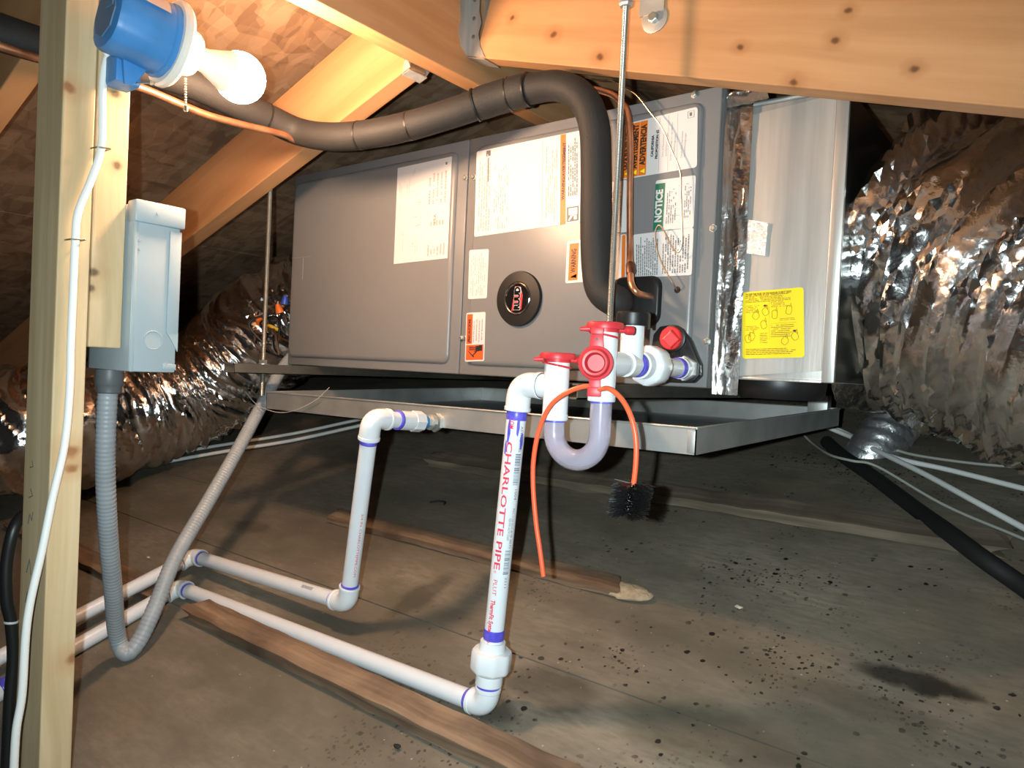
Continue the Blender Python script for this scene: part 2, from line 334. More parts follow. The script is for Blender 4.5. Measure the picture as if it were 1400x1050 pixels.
def deck_material(name, tone):
    m = bpy.data.materials.new(name); m.use_nodes = True; nt = m.node_tree; N, Lk = nt.nodes, nt.links; b = N['Principled BSDF']
    b.inputs['Roughness'].default_value = .62; b.inputs['Specular IOR Level'].default_value = .35
    tc = N.new('ShaderNodeTexCoord')
    def nz(scale, detail=6, st=(1, 1, 1), rough=.6):
        mp = N.new('ShaderNodeMapping'); mp.inputs['Scale'].default_value = st; Lk.new(tc.outputs['Object'], mp.inputs[0])
        n = N.new('ShaderNodeTexNoise'); n.inputs['Scale'].default_value = scale; n.inputs['Detail'].default_value = detail; n.inputs['Roughness'].default_value = rough; Lk.new(mp.outputs[0], n.inputs[0]); return n.outputs[0]
    def ramp(src, p0, c0, p1, c1):
        r = N.new('ShaderNodeValToRGB'); e = r.color_ramp.elements; e[0].position = p0; e[0].color = (*c0, 1); e[1].position = p1; e[1].color = (*c1, 1); Lk.new(src, r.inputs[0]); return r.outputs[0]
    def mix(f, a, c):
        x = N.new('ShaderNodeMix'); x.data_type = 'RGBA'; Lk.new(f, x.inputs[0])
        for i, q in ((6, a), (7, c)):
            if isinstance(q, tuple): x.inputs[i].default_value = (*q, 1)
            else: Lk.new(q, x.inputs[i])
        return x.outputs[2]
    W, K = (1, 1, 1), (0, 0, 0)
    def drops(v, big):
        sc = N.new('ShaderNodeSeparateColor'); Lk.new(v.outputs['Color'], sc.inputs[0])
        pw = N.new('ShaderNodeMath'); pw.operation = 'POWER'; Lk.new(sc.outputs[0], pw.inputs[0]); pw.inputs[1].default_value = 2.2
        th = N.new('ShaderNodeMath'); th.operation = 'MULTIPLY'; Lk.new(pw.outputs[0], th.inputs[0]); th.inputs[1].default_value = big
        sb = N.new('ShaderNodeMath'); sb.operation = 'SUBTRACT'; Lk.new(v.outputs['Distance'], sb.inputs[0]); Lk.new(th.outputs[0], sb.inputs[1])
        return ramp(sb.outputs[0], 0.0, W, .05, K)
    base = ramp(nz(3.2, 8, (.7, 1.4, 1)), .32, tuple(.5 * t for t in tone), .68, tuple(1.3 * t for t in tone))
    base = mix(ramp(nz(5.5, 7, (.8, 1.1, 1)), .50, K, .68, (.85, .85, .85)), base, (tone[0] * .5, tone[1] * .55, tone[2] * .5))     # old water stains
    base = mix(ramp(nz(2.3, 5, (1, 1, 1)), .58, K, .75, (.55, .55, .55)), base, (tone[0] * 1.25, tone[1] * .98, tone[2] * .62))        # rusty patches
    base = mix(ramp(nz(90, 3, (.35, 1.3, 1)), .35, (.5, .5, .5), .6, K), base, (tone[0] * .6, tone[1] * .6, tone[2] * .6))             # fibre grain
    nd = N.new('ShaderNodeTexNoise'); nd.inputs['Scale'].default_value = 140; Lk.new(tc.outputs['Object'], nd.inputs[0])
    wd = N.new('ShaderNodeVectorMath'); wd.operation = 'MULTIPLY_ADD'; Lk.new(nd.outputs['Color'], wd.inputs[0]); wd.inputs[1].default_value = (.006, .006, 0); Lk.new(tc.outputs['Object'], wd.inputs[2])
    vo = N.new('ShaderNodeTexVoronoi'); vo.inputs['Scale'].default_value = 70; Lk.new(wd.outputs[0], vo.inputs[0])
    clump = ramp(nz(4.2, 3), .46, K, .56, W)
    sx = N.new('ShaderNodeSeparateXYZ'); Lk.new(tc.outputs['Object'], sx.inputs[0])
    fx = N.new('ShaderNodeMapRange'); fx.inputs['From Min'].default_value = -1.05; fx.inputs['From Max'].default_value = -.55; Lk.new(sx.outputs['X'], fx.inputs['Value'])
    cm = N.new('ShaderNodeMath'); cm.operation = 'MULTIPLY'; Lk.new(clump, cm.inputs[0]); Lk.new(fx.outputs[0], cm.inputs[1]); clump = cm.outputs[0]   # dripped mostly under the drain side
    mu = N.new('ShaderNodeMath'); mu.operation = 'MULTIPLY'; Lk.new(drops(vo, .30), mu.inputs[0]); Lk.new(clump, mu.inputs[1])
    base = mix(mu.outputs[0], base, (.012, .010, .008))                                                                               # dark droplets
    v2 = N.new('ShaderNodeTexVoronoi'); v2.inputs['Scale'].default_value = 38; Lk.new(tc.outputs['Object'], v2.inputs[0])
    base = mix(ramp(v2.outputs['Distance'], .035, (.8, .8, .8), .06, K), base, (.42, .38, .32))                                       # pale grit
    # single stains and darker patches: (x, y, half length, half width, strength)
    nw = N.new('ShaderNodeTexNoise'); nw.inputs['Scale'].default_value = 16; nw.inputs['Detail'].default_value = 5; Lk.new(tc.outputs['Object'], nw.inputs[0])
    wp = N.new('ShaderNodeVectorMath'); wp.operation = 'MULTIPLY_ADD'; Lk.new(nw.outputs['Color'], wp.inputs[0]); wp.inputs[1].default_value = (.05, .05, 0); Lk.new(tc.outputs['Object'], wp.inputs[2])
    for sx, sy, rx, ry, k in ((-.150, 1.062, .085, .020, .9), (-.118, 1.058, .045, .016, .8), (-.56, .835, .10, .05, .55), (-.62, .77, .05, .03, .6), (-.92, .93, .035, .10, .45), (-.20, .99, .12, .03, .35), (-1.55, .97, .10, .03, .4), (-.35, .86, .16, .05, .4)):
        sb = N.new('ShaderNodeVectorMath'); sb.operation = 'SUBTRACT'; Lk.new(wp.outputs[0], sb.inputs[0]); sb.inputs[1].default_value = (sx + .025, sy + .025, 0)
        ml = N.new('ShaderNodeVectorMath'); ml.operation = 'MULTIPLY'; Lk.new(sb.outputs[0], ml.inputs[0]); ml.inputs[1].default_value = (1 / rx, 1 / ry, 0)
        ln = N.new('ShaderNodeVectorMath'); ln.operation = 'LENGTH'; Lk.new(ml.outputs[0], ln.inputs[0])
        base = mix(ramp(ln.outputs['Value'], .55, (k, k, k), 1.15, K), base, (.022, .020, .015))
    v3 = N.new('ShaderNodeTexVoronoi'); v3.inputs['Scale'].default_value = 150; Lk.new(wd.outputs[0], v3.inputs[0])
    c3 = ramp(nz(5.1, 4, (1.1, 1, 1)), .50, K, .60, W)
    cm3 = N.new('ShaderNodeMath'); cm3.operation = 'MULTIPLY'; Lk.new(c3, cm3.inputs[0]); Lk.new(fx.outputs[0], cm3.inputs[1]); c3 = cm3.outputs[0]
    m3 = N.new('ShaderNodeMath'); m3.operation = 'MULTIPLY'; Lk.new(drops(v3, .5), m3.inputs[0]); Lk.new(c3, m3.inputs[1])
    base = mix(m3.outputs[0], base, (.03, .024, .018))
    Lk.new(base, b.inputs['Base Color'])
    bp = N.new('ShaderNodeBump'); bp.inputs['Strength'].default_value = .35; bp.inputs['Distance'].default_value = .003; Lk.new(nz(45, 6), bp.inputs['Height']); Lk.new(bp.outputs[0], b.inputs['Normal'])
    return m

# ---------------------------------------------------------------- measured points of the place, in metres
P = {
 'lab_diagram': [(-1.1201,1.0085,1.4013),(-0.9687,1.0085,1.4033),(-0.9678,1.0085,1.2084),(-1.119,1.0085,1.2051)],
 'lab_main': [(-0.9053,1.0085,1.4029),(-0.6754,1.0085,1.404),(-0.6663,1.0085,1.2511),(-0.9014,1.0085,1.2441)],
 'lab_small': [(-0.912,1.0085,1.2202),(-0.8641,1.0085,1.2191),(-0.8636,1.0085,1.129),(-0.9098,1.0085,1.1283)],
 'lab_precaution': [(-0.9119,1.0085,1.1023),(-0.865,1.0085,1.1038),(-0.8629,1.0085,1.0134),(-0.9103,1.0085,1.0108)],
 'badge': [(-0.7871,1.0085,1.126)],
 'lab_warning': [(-0.6913,1.0085,1.2207),(-0.5778,1.0085,1.2242),(-0.575,1.0085,1.1532),(-0.691,1.0085,1.1499)],
 'lab_side': [(-0.6612,1.0085,1.3105),(-0.5815,1.0085,1.3103),(-0.5767,1.0085,1.2275),(-0.6561,1.0085,1.2255)],
 'lab_prop': [(-0.592,1.0085,1.4),(-0.4685,1.0085,1.4048),(-0.4645,1.0085,1.3146),(-0.5922,1.0085,1.3116)],
 'lab_notice': [(-0.5311,1.0085,1.3029),(-0.4656,1.0085,1.3029),(-0.4646,1.0085,1.2251),(-0.5316,1.0085,1.2251)],
 'lab_fine': [(-0.5663,1.0085,1.2221),(-0.4646,1.0085,1.2251),(-0.4639,1.0085,1.1542),(-0.5623,1.0085,1.1539)],
 'screws': [(-0.4779,1.0085,1.4272),(-0.5085,1.0085,1.1472),(-0.4366,1.0085,1.2227),(-0.4372,1.0085,1.0552),(-0.9375,1.0085,1.3601),(-0.9171,1.0085,1.3589),(-0.9275,1.0085,1.0553),(-0.9163,1.0085,1.0555)],
 'seam': [(-0.9312,1.017,1.4332),(-0.9327,1.017,0.9846)],
 'tstat': [(-0.663,0.995,1.4845),(-0.6415,0.995,1.4764),(-0.6137,0.995,1.4695),(-0.5821,0.995,1.4491),(-0.5631,0.995,1.434),(-0.5387,0.995,1.4036),(-0.5187,0.995,1.3779),(-0.501,0.995,1.342),(-0.4848,0.995,1.307),(-0.4814,0.995,1.2686),(-0.4759,0.995,1.2138),(-0.4771,0.995,1.1932),(-0.4838,0.995,1.1871),(-0.4953,0.995,1.201),(-0.5061,0.995,1.2206),(-0.5151,0.995,1.2302),(-0.5207,0.995,1.2206),(-0.5167,0.995,1.1936),(-0.5028,0.995,1.1641),(-0.4897,0.995,1.1448),(-0.4859,1.006,1.1328)],
 'strayw': [(-1.4719,0.9,0.9225),(-1.4264,0.9,0.8975),(-1.3557,0.9,0.885),(-1.2902,0.9,0.8914),(-1.2172,0.9,0.9176),(-1.1719,0.9,0.9468)],
 'yellow': [(-0.4007,1.049,1.1309),(-0.3132,1.049,1.1361),(-0.3065,1.049,1.0372),(-0.3952,1.049,1.0327)],
 'patch': [(-0.3967,1.049,1.2376),(-0.3673,1.049,1.2307),(-0.3689,1.049,1.1831),(-0.3962,1.049,1.188)],
 'white_cable': [(-1.012,0.4089,1.3935),(-1.012,0.4031,1.38),(-1.012,0.3994,1.3579),(-1.012,0.3986,1.3294),(-1.012,0.3997,1.2968),(-1.012,0.3993,1.2589),(-1.012,0.3892,1.2188),(-1.012,0.3752,1.1737),(-1.012,0.373,1.1362),(-1.012,0.3726,1.0711),(-1.012,0.3722,1.0058),(-1.012,0.3727,0.9404),(-1.012,0.3689,0.875),(-1.012,0.3577,0.8107),(-1.012,0.3482,0.7471),(-1.012,0.3373,0.6848),(-1.012,0.3331,0.6399),(-1.012,0.3314,0.5671),(-1.012,0.3264,0.5229),(-1.012,0.3252,0.4593)],
 'black_cable': [(-1.14,0.3921,0.7775),(-1.13,0.3693,0.7716),(-1.11,0.3479,0.7578),(-1.11,0.3401,0.71),(-1.11,0.3416,0.6605),(-1.11,0.3475,0.6295),(-1.11,0.3516,0.5788),(-1.11,0.3491,0.5199),(-1.11,0.3486,0.4203)],
 'conduit': [(-1.12,0.465,0.972),(-1.125,0.465,0.9123),(-1.14,0.4722,0.8232),(-1.17,0.4925,0.7155),(-1.22,0.5249,0.6057),(-1.2666,0.5535,0.516),(-1.2552,0.5641,0.4848),(-1.2527,0.5843,0.5015),(-1.2596,0.6132,0.5517),(-1.2843,0.6592,0.6269),(-1.3364,0.7477,0.7126),(-1.3875,0.837,0.8032),(-1.448,0.9319,0.8992),(-1.5063,1.0151,0.974)],
 'suction': [(-0.572,1.008,1.114),(-0.572,0.985,1.114),(-0.5631,0.96,1.1119),(-0.587,0.955,1.1299),(-0.5974,0.955,1.171),(-0.6027,0.955,1.2393),(-0.6075,0.955,1.319),(-0.6156,0.955,1.3882),(-0.64,0.953,1.4342),(-0.6814,0.95,1.4588),(-0.7277,0.943,1.4624),(-0.7944,0.93,1.4556),(-0.8658,0.9,1.4349),(-0.939,0.868,1.4155),(-1.0189,0.838,1.4048),(-1.0887,0.812,1.4048),(-1.151,0.79,1.418),(-1.17,0.7439,1.4302),(-1.17,0.6859,1.4356),(-1.17,0.5937,1.4446),(-1.17,0.5231,1.441),(-1.17,0.4004,1.4255),(-1.17,0.3294,1.4214),(-1.17,0.2361,1.421),(-1.17,-0.2,1.4),(-1.17,-0.8,1.385),(-1.17,-1.4,1.38)],
 'liquid': [(-0.5263,1.0,1.1232),(-0.5218,0.975,1.1215),(-0.523,0.952,1.1233),(-0.5311,0.95,1.1342),(-0.5402,0.96,1.1522),(-0.555,0.98,1.1949),(-0.5603,0.98,1.2852),(-0.563,0.98,1.3529),(-0.5711,0.98,1.4048),(-0.5895,0.98,1.4309),(-0.6128,0.98,1.4457),(-0.6518,0.98,1.4582),(-0.7398,0.98,1.4637),(-0.897,0.99,1.4709),(-1.112,0.99,1.4515)],
 'liquid2': [(-1.15,0.8013,1.3996),(-1.15,0.7776,1.401),(-1.15,0.7545,1.4037),(-1.15,0.6756,1.3974),(-1.15,0.61,1.3947),(-1.15,0.5494,1.4002),(-1.15,0.5043,1.4034),(-1.15,0.4321,1.4002),(-1.15,0.376,1.3976),(-1.15,0.3243,1.3971),(-1.15,0.2468,1.3975),(-1.145,-0.2,1.375),(-1.145,-0.8,1.36),(-1.145,-1.4,1.355)],
 'pipe1': [(-0.612,0.754,0.5418),(-1.3938,0.7253,0.5329),(-1.3628,0.5094,0.4661),(-1.3563,0.4126,0.4361),(-1.3532,0.3539,0.418)],
 'pipe2': [(-0.9549,0.7905,0.5913),(-1.4581,0.7879,0.5725),(-1.4445,0.5409,0.4961),(-1.4361,0.4351,0.4633),(-1.4303,0.3724,0.4439)],
 'panport': [(-0.8783,0.907,0.9012),(-0.8783,0.7592,0.9122),(-0.8783,0.8678,0.9035),(-0.8783,0.8091,0.9075)],
 'brush': [(-0.5147,0.735,0.7439),(-0.5224,0.735,0.7774),(-0.53,0.735,0.8084),(-0.5374,0.735,0.8537),(-0.5385,0.735,0.8908),(-0.5316,0.735,0.9285),(-0.5154,0.735,0.9592),(-0.4913,0.735,0.977),(-0.4675,0.735,0.9845),(-0.4542,0.735,0.986),(-0.4389,0.735,0.9834),(-0.4206,0.735,0.9741),(-0.4062,0.735,0.9582),(-0.3974,0.735,0.9362),(-0.3941,0.735,0.9114),(-0.3951,0.735,0.8802),(-0.3981,0.735,0.8672),(-0.4014,0.735,0.843)],
 'ductL': [(-2.62,-0.75,0.36),(-2.58,-0.3,0.45),(-2.48,0.12,0.6),(-2.3894,0.4659,0.7454),(-2.3329,0.638,0.755),(-2.2501,0.7674,0.7697),(-2.2257,0.8892,0.7951),(-2.2337,1.0367,0.8332),(-2.2104,1.1841,0.8989),(-2.07,1.2724,1.0232),(-1.9404,1.3005,1.113),(-1.7954,1.3654,1.1732)],
 'hose': [(-0.4646,1.7986,0.866),(-0.4142,1.73,0.8447),(-0.3248,1.6309,0.814),(-0.2155,1.4935,0.775),(-0.1568,1.3932,0.7619),(-0.1046,1.3338,0.7415),(-0.0511,1.311,0.715),(0.0332,1.2178,0.6861)],
 'cabA': [(-2.3655,1.026,0.6203),(-2.2636,1.1493,0.6584),(-2.1306,1.2724,0.6985),(-1.9949,1.3963,0.7369),(-1.8642,1.5473,0.7886),(-1.7481,1.61,0.8231),(-1.0,1.72,0.9),(-0.62,1.76,0.915),(-0.4753,1.8997,0.8927),(-0.3644,1.7744,0.864),(-0.2417,1.6453,0.834),(-0.1434,1.5478,0.8038),(-0.0631,1.4889,0.7756),(0.0327,1.3968,0.747)],
 'cabB': [(-2.3874,1.1499,0.6586),(-2.2421,1.2853,0.7005),(-2.0653,1.4445,0.7498),(-1.9248,1.5902,0.8019),(-1.7934,1.6507,0.8357),(-1.0,1.8,0.92),(-0.62,1.84,0.93),(-0.4517,1.8746,0.885),(-0.32,1.7391,0.853),(-0.1977,1.6964,0.8398),(-0.0736,1.6483,0.8249),(0.0324,1.6073,0.8122)],
 'cabC': [(-0.5254,1.8344,0.8725),(-0.4913,1.7891,0.8585),(-0.4197,1.6599,0.8485),(-0.3652,1.6166,0.8451),(-0.3181,1.6257,0.8379),(-0.19,1.559,0.7873),(-0.0614,1.4712,0.7601),(0.0332,1.406,0.7399)],
 'cabD': [(-0.3818,1.8536,0.8785),(-0.335,1.8149,0.8665),(-0.2779,1.7829,0.8566),(-0.1615,1.7688,0.8522),(-0.0578,1.7782,0.8551)],
 'smallduct': [(-0.3839,1.807,0.8128),(-0.36,1.8271,0.8649),(-0.3375,1.8716,0.9162),(-0.3157,1.9795,0.9772)],
 'b1': [(-1.1005,0.7123,0.5331),(-0.5368,0.7158,0.5342),(-1.0427,0.6765,0.522),(-0.5316,0.672,0.5207),(-1.2847,0.6981,0.5287),(-1.2791,0.6704,0.5202)],
 'wirenuts': [(-1.6595,1.05,1.0896),(-1.5744,1.05,1.1131),(-1.6018,1.08,1.1385),(-1.5968,1.05,1.0748),(-1.6754,1.05,1.0349),(-1.5627,1.05,1.0367)],
 'debris': [(-1.1686,1.2291,0.6781),(-1.2055,0.7191,0.5202),(-0.6784,0.6548,0.5003),(-0.8664,0.5274,0.4609),(-0.4052,1.1179,0.6437),(-0.1721,1.3869,0.727),(-1.6301,0.7743,0.5373)],
 'plate': [(-0.4901,1.0115,1.0758),(-0.4731,1.0115,1.0714),(-0.4604,1.0115,1.054),(-0.4499,1.0115,1.0323),(-0.4447,1.0115,1.0227),(-0.4438,1.0115,1.0064),(-0.4536,1.0115,0.9962),(-0.4747,1.0115,0.9952),(-0.5049,1.0115,0.9949),(-0.5216,1.0115,1.0032),(-0.5213,1.0115,1.0202),(-0.5174,1.0115,1.0396),(-0.515,1.0115,1.0622),(-0.5058,1.0115,1.0735)],
 'plug': [(-0.4836,1.0,1.0584)],
 'drain': [(-0.4607,1.017,1.0158),(-0.4607,0.9796,1.0124),(-0.4607,0.9209,1.0127),(-0.4607,0.8794,1.0143),(-0.4607,0.8367,1.0339),(-0.4607,0.8387,1.0149),(-0.4607,0.7631,1.0148)],
 'blackcap': [(-0.4607,0.8349,1.05)],
 'footR': [(-0.4554,1.6,0.9752),(-0.4156,1.6,0.9776),(-0.4143,1.6,0.9531),(-0.4541,1.6,0.9503)],
 'hang': [(-0.5555,0.945,1.5561),(-0.5376,0.947,1.5445)],
 'knots_rafter': [(-0.6974,0.949,1.5452),(-0.384,0.949,1.4508),(-0.2618,0.949,1.4299),(-0.1717,0.949,1.3749),(-0.6072,0.949,1.4882),(-0.2483,0.949,1.4625),(-0.3102,0.949,1.3874),(-0.7865,0.949,1.5944)],
 'knots_post': [(-1.02,0.3798,0.867),(-1.02,0.3814,0.845),(-1.02,0.3914,0.5934),(-1.02,0.3628,1.3285)],
 'knots_scab': [(-1.02,0.3972,1.1008),(-1.02,0.3962,1.0787),(-1.02,0.4178,1.3392),(-1.02,0.423,1.2462)],
}
# ---------------------------------------------------------------- shared materials
PINE = wood('framing_lumber', (.52, .275, .125), (.42, .205, .085), knots=False)
STUD = wood('stud_lumber', (.66, .51, .31), (.52, .38, .21), grain=12, knots=False)
OLDWOOD = wood('old_batten', (.31, .21, .135), (.14, .088, .055), knots=False, grain=22, dirt=.9, dirt_col=(.075, .05, .035), rough=.75, bump=.9)
GREYWOOD = wood('dusty_batten', (.27, .21, .15), (.13, .10, .07), knots=False, grain=16, dirt=.8, dirt_col=(.09, .075, .055), rough=.8, bump=.5)
OSB = osb_material()
DECK = deck_material('old_roof_deck', (.215, .184, .14))
PAINT = mat('grey_cabinet_paint', (.185, .184, .184), .34, 0, .06, 5, .03, 300)
GALV = mat('galvanised_steel', (.55, .56, .54), .46, .75, .25, 14, .06, 40)
GALVD = mat('galvanised_duct', (.62, .61, .58), .38, .65, .25, 5, .05, 30, stretch=(9, 9, .6))
STRUTM = mat('strut_steel', (.32, .31, .27), .5, 1, .2, 30)
ZINC = mat('zinc_rod', (.44, .47, .45), .40, .9, .15, 60)
CHROME = mat('bright_chrome', (.85, .85, .86), .12, 1)
FOIL = mat('aluminium_foil', (.88, .87, .86), .16, 1, 0, 1, .30, 70)
STUBFOIL = mat('wrinkled_stub_foil', (.82, .83, .84), .38, .9, 0, 1, .5, 90)
PATCHFOIL = mat('dull_foil_patch', (.86, .84, .81), .42, .72, 0, 1, .25, 110)
TAPE = mat('foil_tape', (.78, .76, .74), .2, 1, 0, 1, .25, 110)
PVC = mat('white_pvc', (.68, .71, .745), .30, 0, .04, 30, spec=.5)
FITTING = mat('white_pvc_fitting', (.70, .73, .755), .26, 0, 0, 1, spec=.5)
PRIMER = mat('purple_primer', (.075, .06, .55), .35, 0, .35, 60, col2=(.16, .14, .62))
CLEAR = mat('clear_pvc', (.80, .76, .88), .22, 0, trans=.72, ior=1.35)
RED = mat('red_rubber', (.60, .035, .045), .42, 0, .12, 40)
REDCAP = mat('red_plastic', (.74, .045, .05), .35)
ORANGE = mat('orange_cable', (.78, .12, .045), .35)
BLACKP = mat('black_plastic', (.010, .010, .010), .42)
RUBBER = mat('black_foam_insulation', (.021, .020, .019), .68, 0, .2, 20, .15, 240)
BRISTLE = mat('black_bristle', (.010, .010, .010), .3)
COPPER = mat('copper_tube', (.82, .42, .25), .36, .9, .3, 30, col2=(.5, .22, .12))
BRASS = mat('brass', (.62, .42, .2), .35, 1)
GREYBOX = mat('grey_enamel', (.36, .43, .46), .34, 0, .05, 20)
CONDUIT = mat('grey_conduit', (.31, .345, .37), .42, 0, .12, 25)
BLUEP = mat('blue_box_plastic', (.055, .235, .55), .42, 0, .2, 25)
IVORY = mat('ivory_lampholder', (.78, .74, .66), .35)
WHITEC = mat('white_cable_jacket', (.82, .83, .80), .4)
PAPER = mat('label_paper', (.60, .59, .58), .45)
INK = mat('black_ink', (.02, .02, .02), .5)
GREYINK = mat('faded_grey_ink', (.13, .125, .125), .5)
PALEINK = mat('pale_print', (.44, .37, .36), .5)
LABORANGE = mat('label_orange', (.72, .16, .010), .45)
LABRED = mat('label_red_orange', (.70, .10, .022), .45)
LABGREEN = mat('label_green', (.005, .14, .085), .4)
LABYEL = mat('label_yellow', (.88, .66, .01), .45)
REDINK = mat('red_print', (.70, .05, .09), .45)
SHADE = mat('worn_lamp_label', (.62, .50, .42), .6)
NUT_O = mat('orange_wire_nut', (.85, .18, .03), .4)
NUT_B = mat('blue_wire_nut', (.03, .08, .4), .4)
NUT_Y = mat('yellow_wire', (.75, .48, .05), .4)
BULB = mat('lit_bulb', (1, .9, .75), .3, emit=(BULB_COLOR, BULB_STRENGTH))

# ---------------------------------------------------------------- setting: old roof deck and the new roof over it
floor = bpy.data.objects.new('floor', None); COL.objects.link(floor); floor['kind'] = 'structure'; BASE[floor] = Vector((0, 0, 0))
edges = [-1.5, -.42, .702, .876, 1.088, 1.437, 2.0, 2.7, 3.4, 4.3]
for i in range(len(edges) - 1):
    ga = .0016 if edges[i] == .876 else .0004; gb = .0016 if edges[i + 1] == .876 else .0004; y0, y1 = edges[i] + ga, edges[i + 1] - gb; dz = random.uniform(-.0016, 0.0)
    p = []
    for t in (-.02, dz):
        for x, y in ((-4.2, y0), (3.0, y0), (3.0, y1), (-4.2, y1)): p.append(V(x, y, floor_z(y)) + NFL * t)
    part(floor, 'deck_board', hexa(p), DECK)
part(floor, 'underlay', hexa([V(x, y, floor_z(y)) + NFL * t for t in (-.03, -.021) for x, y in ((-4.2, -1.5), (3, -1.5), (3, 4.3), (-4.2, 4.3))]), mat('dark_gap', (.02, .016, .012), .9))

PITCH = .3; XR0, XR1 = -.885, -.923                       # ridge faces
ceiling = bpy.data.objects.new('ceiling', None); COL.objects.link(ceiling); ceiling['kind'] = 'structure'; BASE[ceiling] = Vector((0, 0, 0))
def slope_z(x): return 1.688 - PITCH * abs(x + .904)
for side in (-1, 1):
    xs = [-.904, -.904 - 1.2, -.904 - 2.4, -4.4] if side < 0 else [-.904, .296, 1.496, 3.0]
    for i in range(3):
        for (y0, y1) in ((-1.5, .9), (.903, 3.3), (3.303, 4.4)):
            xa, xb = xs[i], xs[i + 1] - side * .003
            q = [V(xa, y0, slope_z(xa)), V(xb, y0, slope_z(xb)), V(xb, y1, slope_z(xb)), V(xa, y1, slope_z(xa))]
            part(ceiling, 'strand_board_panel', hexa(q + [v + V(0, 0, .012) for v in q]), OSB, smooth=False)

rb = board('ridge_beam', (-.904, -1.4, 1.600), (-.904, 3.6, 1.600), (0, 0, 1), .172, .038, PINE)
tag(rb, 'long horizontal ridge board that the roof rafters hang from', 'beam')
def rafter(x0, x1, y, z0, slope, w, name='rafter'):
    d = Vector((x1 - x0, 0, -slope * abs(x1 - x0))).normalized(); up = Vector((-d.z, 0, d.x)); up = up if up.z > 0 else -up
    b0 = Vector((x0, y, z0)); c = b0 + up * w / 2
    L = abs(x1 - x0) / abs(d.x)
    return board(name, c, c + d * L, up, w, .038, PINE)
r1 = rafter(-.866, 1.6, .968, 1.547, .297, .140)
tag(r1, 'long knotty pine rafter crossing the top, threaded rod fixed to its face', 'rafter')
knots(r1, P['knots_rafter'], .0058)
r2 = rafter(-.926, -3.4, .869, 1.508, .325, .140)
tag(r2, 'pine rafter sloping down behind the light bulb from the ridge board', 'rafter')
r3 = rafter(-.926, -3.4, .40, 1.528, .31, .140)
tag(r3, 'short stretch of pale rafter behind the post in the top corner', 'rafter')

# joist hangers: a U of thin steel round the rafter end with flanges on the ridge
def hanger(name, xr, sx, y, zb, label, slope, k_=1.0):
    t = thing(name, label, 'hanger', (xr, y, zb))
    h = .118 * k_
    def flange(s):
        y0 = y + s * .020; o = [(0, .0), (.018 * k_, .012), (.026 * k_, .035 * k_), (.021 * k_, .06 * k_), (.026 * k_, .085 * k_), (.021 * k_, h), (0, h)]
        return prism([V(xr + sx * .0012, y0 + s * a, zb + b) for a, b in o], (-sx * .0012, 0, 0))
    def cheek(s):
        y0 = y + s * .0198; o = [(0, 0), (.042 * k_, .0), (.030 * k_, .018), (.024 * k_, .04 * k_), (.030 * k_, .06 * k_), (.024 * k_, .08 * k_), (.024 * k_, h), (0, h)]
        return prism([V(xr + sx * (.001 + a), y0, zb + b - slope * a) for a, b in o], (0, s * .0012, 0))
    part(t, 'flange', flange(-1), GALVD); part(t, 'flange', flange(1), GALVD)
    part(t, 'cheek', cheek(-1), GALVD); part(t, 'cheek', cheek(1), GALVD)
    part(t, 'seat', hexa([V(xr + sx * a, y + s * .021, zb - slope * a + dz) for dz in (-.003, -.0015) for a, s in ((0.001, -1), (.042 * k_, -1), (.042 * k_, 1), (.001, 1))]), GALVD)
    for k in range(3):
        part(t, 'nail', lathe([(.0032, 0), (.0036, .001), (.0015, .002)], (xr + sx * .014, y - .0212, zb + .03 + k * .032), (0, -1, 0), 8), STRUTM)
    return t
hanger('joist_hanger', -.885, 1, .968, 1.553, 'galvanised joist hanger holding the knotty rafter to the ridge board', .297)
hanger('joist_hanger', -.923, -1, .869, 1.506, 'galvanised joist hanger under the rafter behind the bulb', .325, .45)

# ---------------------------------------------------------------- air handler
HX0, HX1, HY0, HY1, HZ0, HZ1 = -1.486, -.434, 1.017, 1.567, .986, 1.4334
ah = thing('air_handler', 'grey painted steel air handler cabinet hung on struts over a metal pan', 'air handler', ((HX0 + HX1) / 2, HY0, HZ0))
part(ah, 'cabinet', box((HX0, HY0 + .004, HZ0), (HX1, HY1, HZ1), .004), PAINT)
def rrect(x0, x1, z0, z1, rad, y0, y1, bev):
    pts = []
    for cx, cz, a0 in ((x1 - rad, z1 - rad, 0), (x0 + rad, z1 - rad, 90), (x0 + rad, z0 + rad, 180), (x1 - rad, z0 + rad, 270)):
        for k in range(6):
            a = math.radians(a0 + k * 18); pts.append(V(cx + rad * math.cos(a), y0, cz + rad * math.sin(a)))
    bm = bmesh.new(); back = [bm.verts.new(p) for p in pts]
    c = V((x0 + x1) / 2, 0, (z0 + z1) / 2); loops = [back]
    for k in range(1, 6):
        a = k / 5 * math.pi / 2; ins = bev * (1 - math.cos(a)); yy = y0 + (y1 - y0) * math.sin(a)
        lp = []
        for p in pts:
            dx = min(1, max(-1, (p.x - c.x) / ((x1 - x0) / 2))); q = V(p.x - ins * (1 if p.x > c.x else -1), yy, p.z - ins * (1 if p.z > c.z else -1)); lp.append(bm.verts.new(q))
        loops.append(lp)
    n = len(pts)
    for A, B in zip(loops, loops[1:]):
        for i in range(n): bm.faces.new((A[i], A[(i + 1) % n], B[(i + 1) % n], B[i]))
    bm.faces.new(loops[-1]); bm.faces.new(loops[0][::-1]); return from_bm(bm)
XS0, XS1 = P['seam'][0][0], P['seam'][1][0]; XS = (XS0 + XS1) / 2
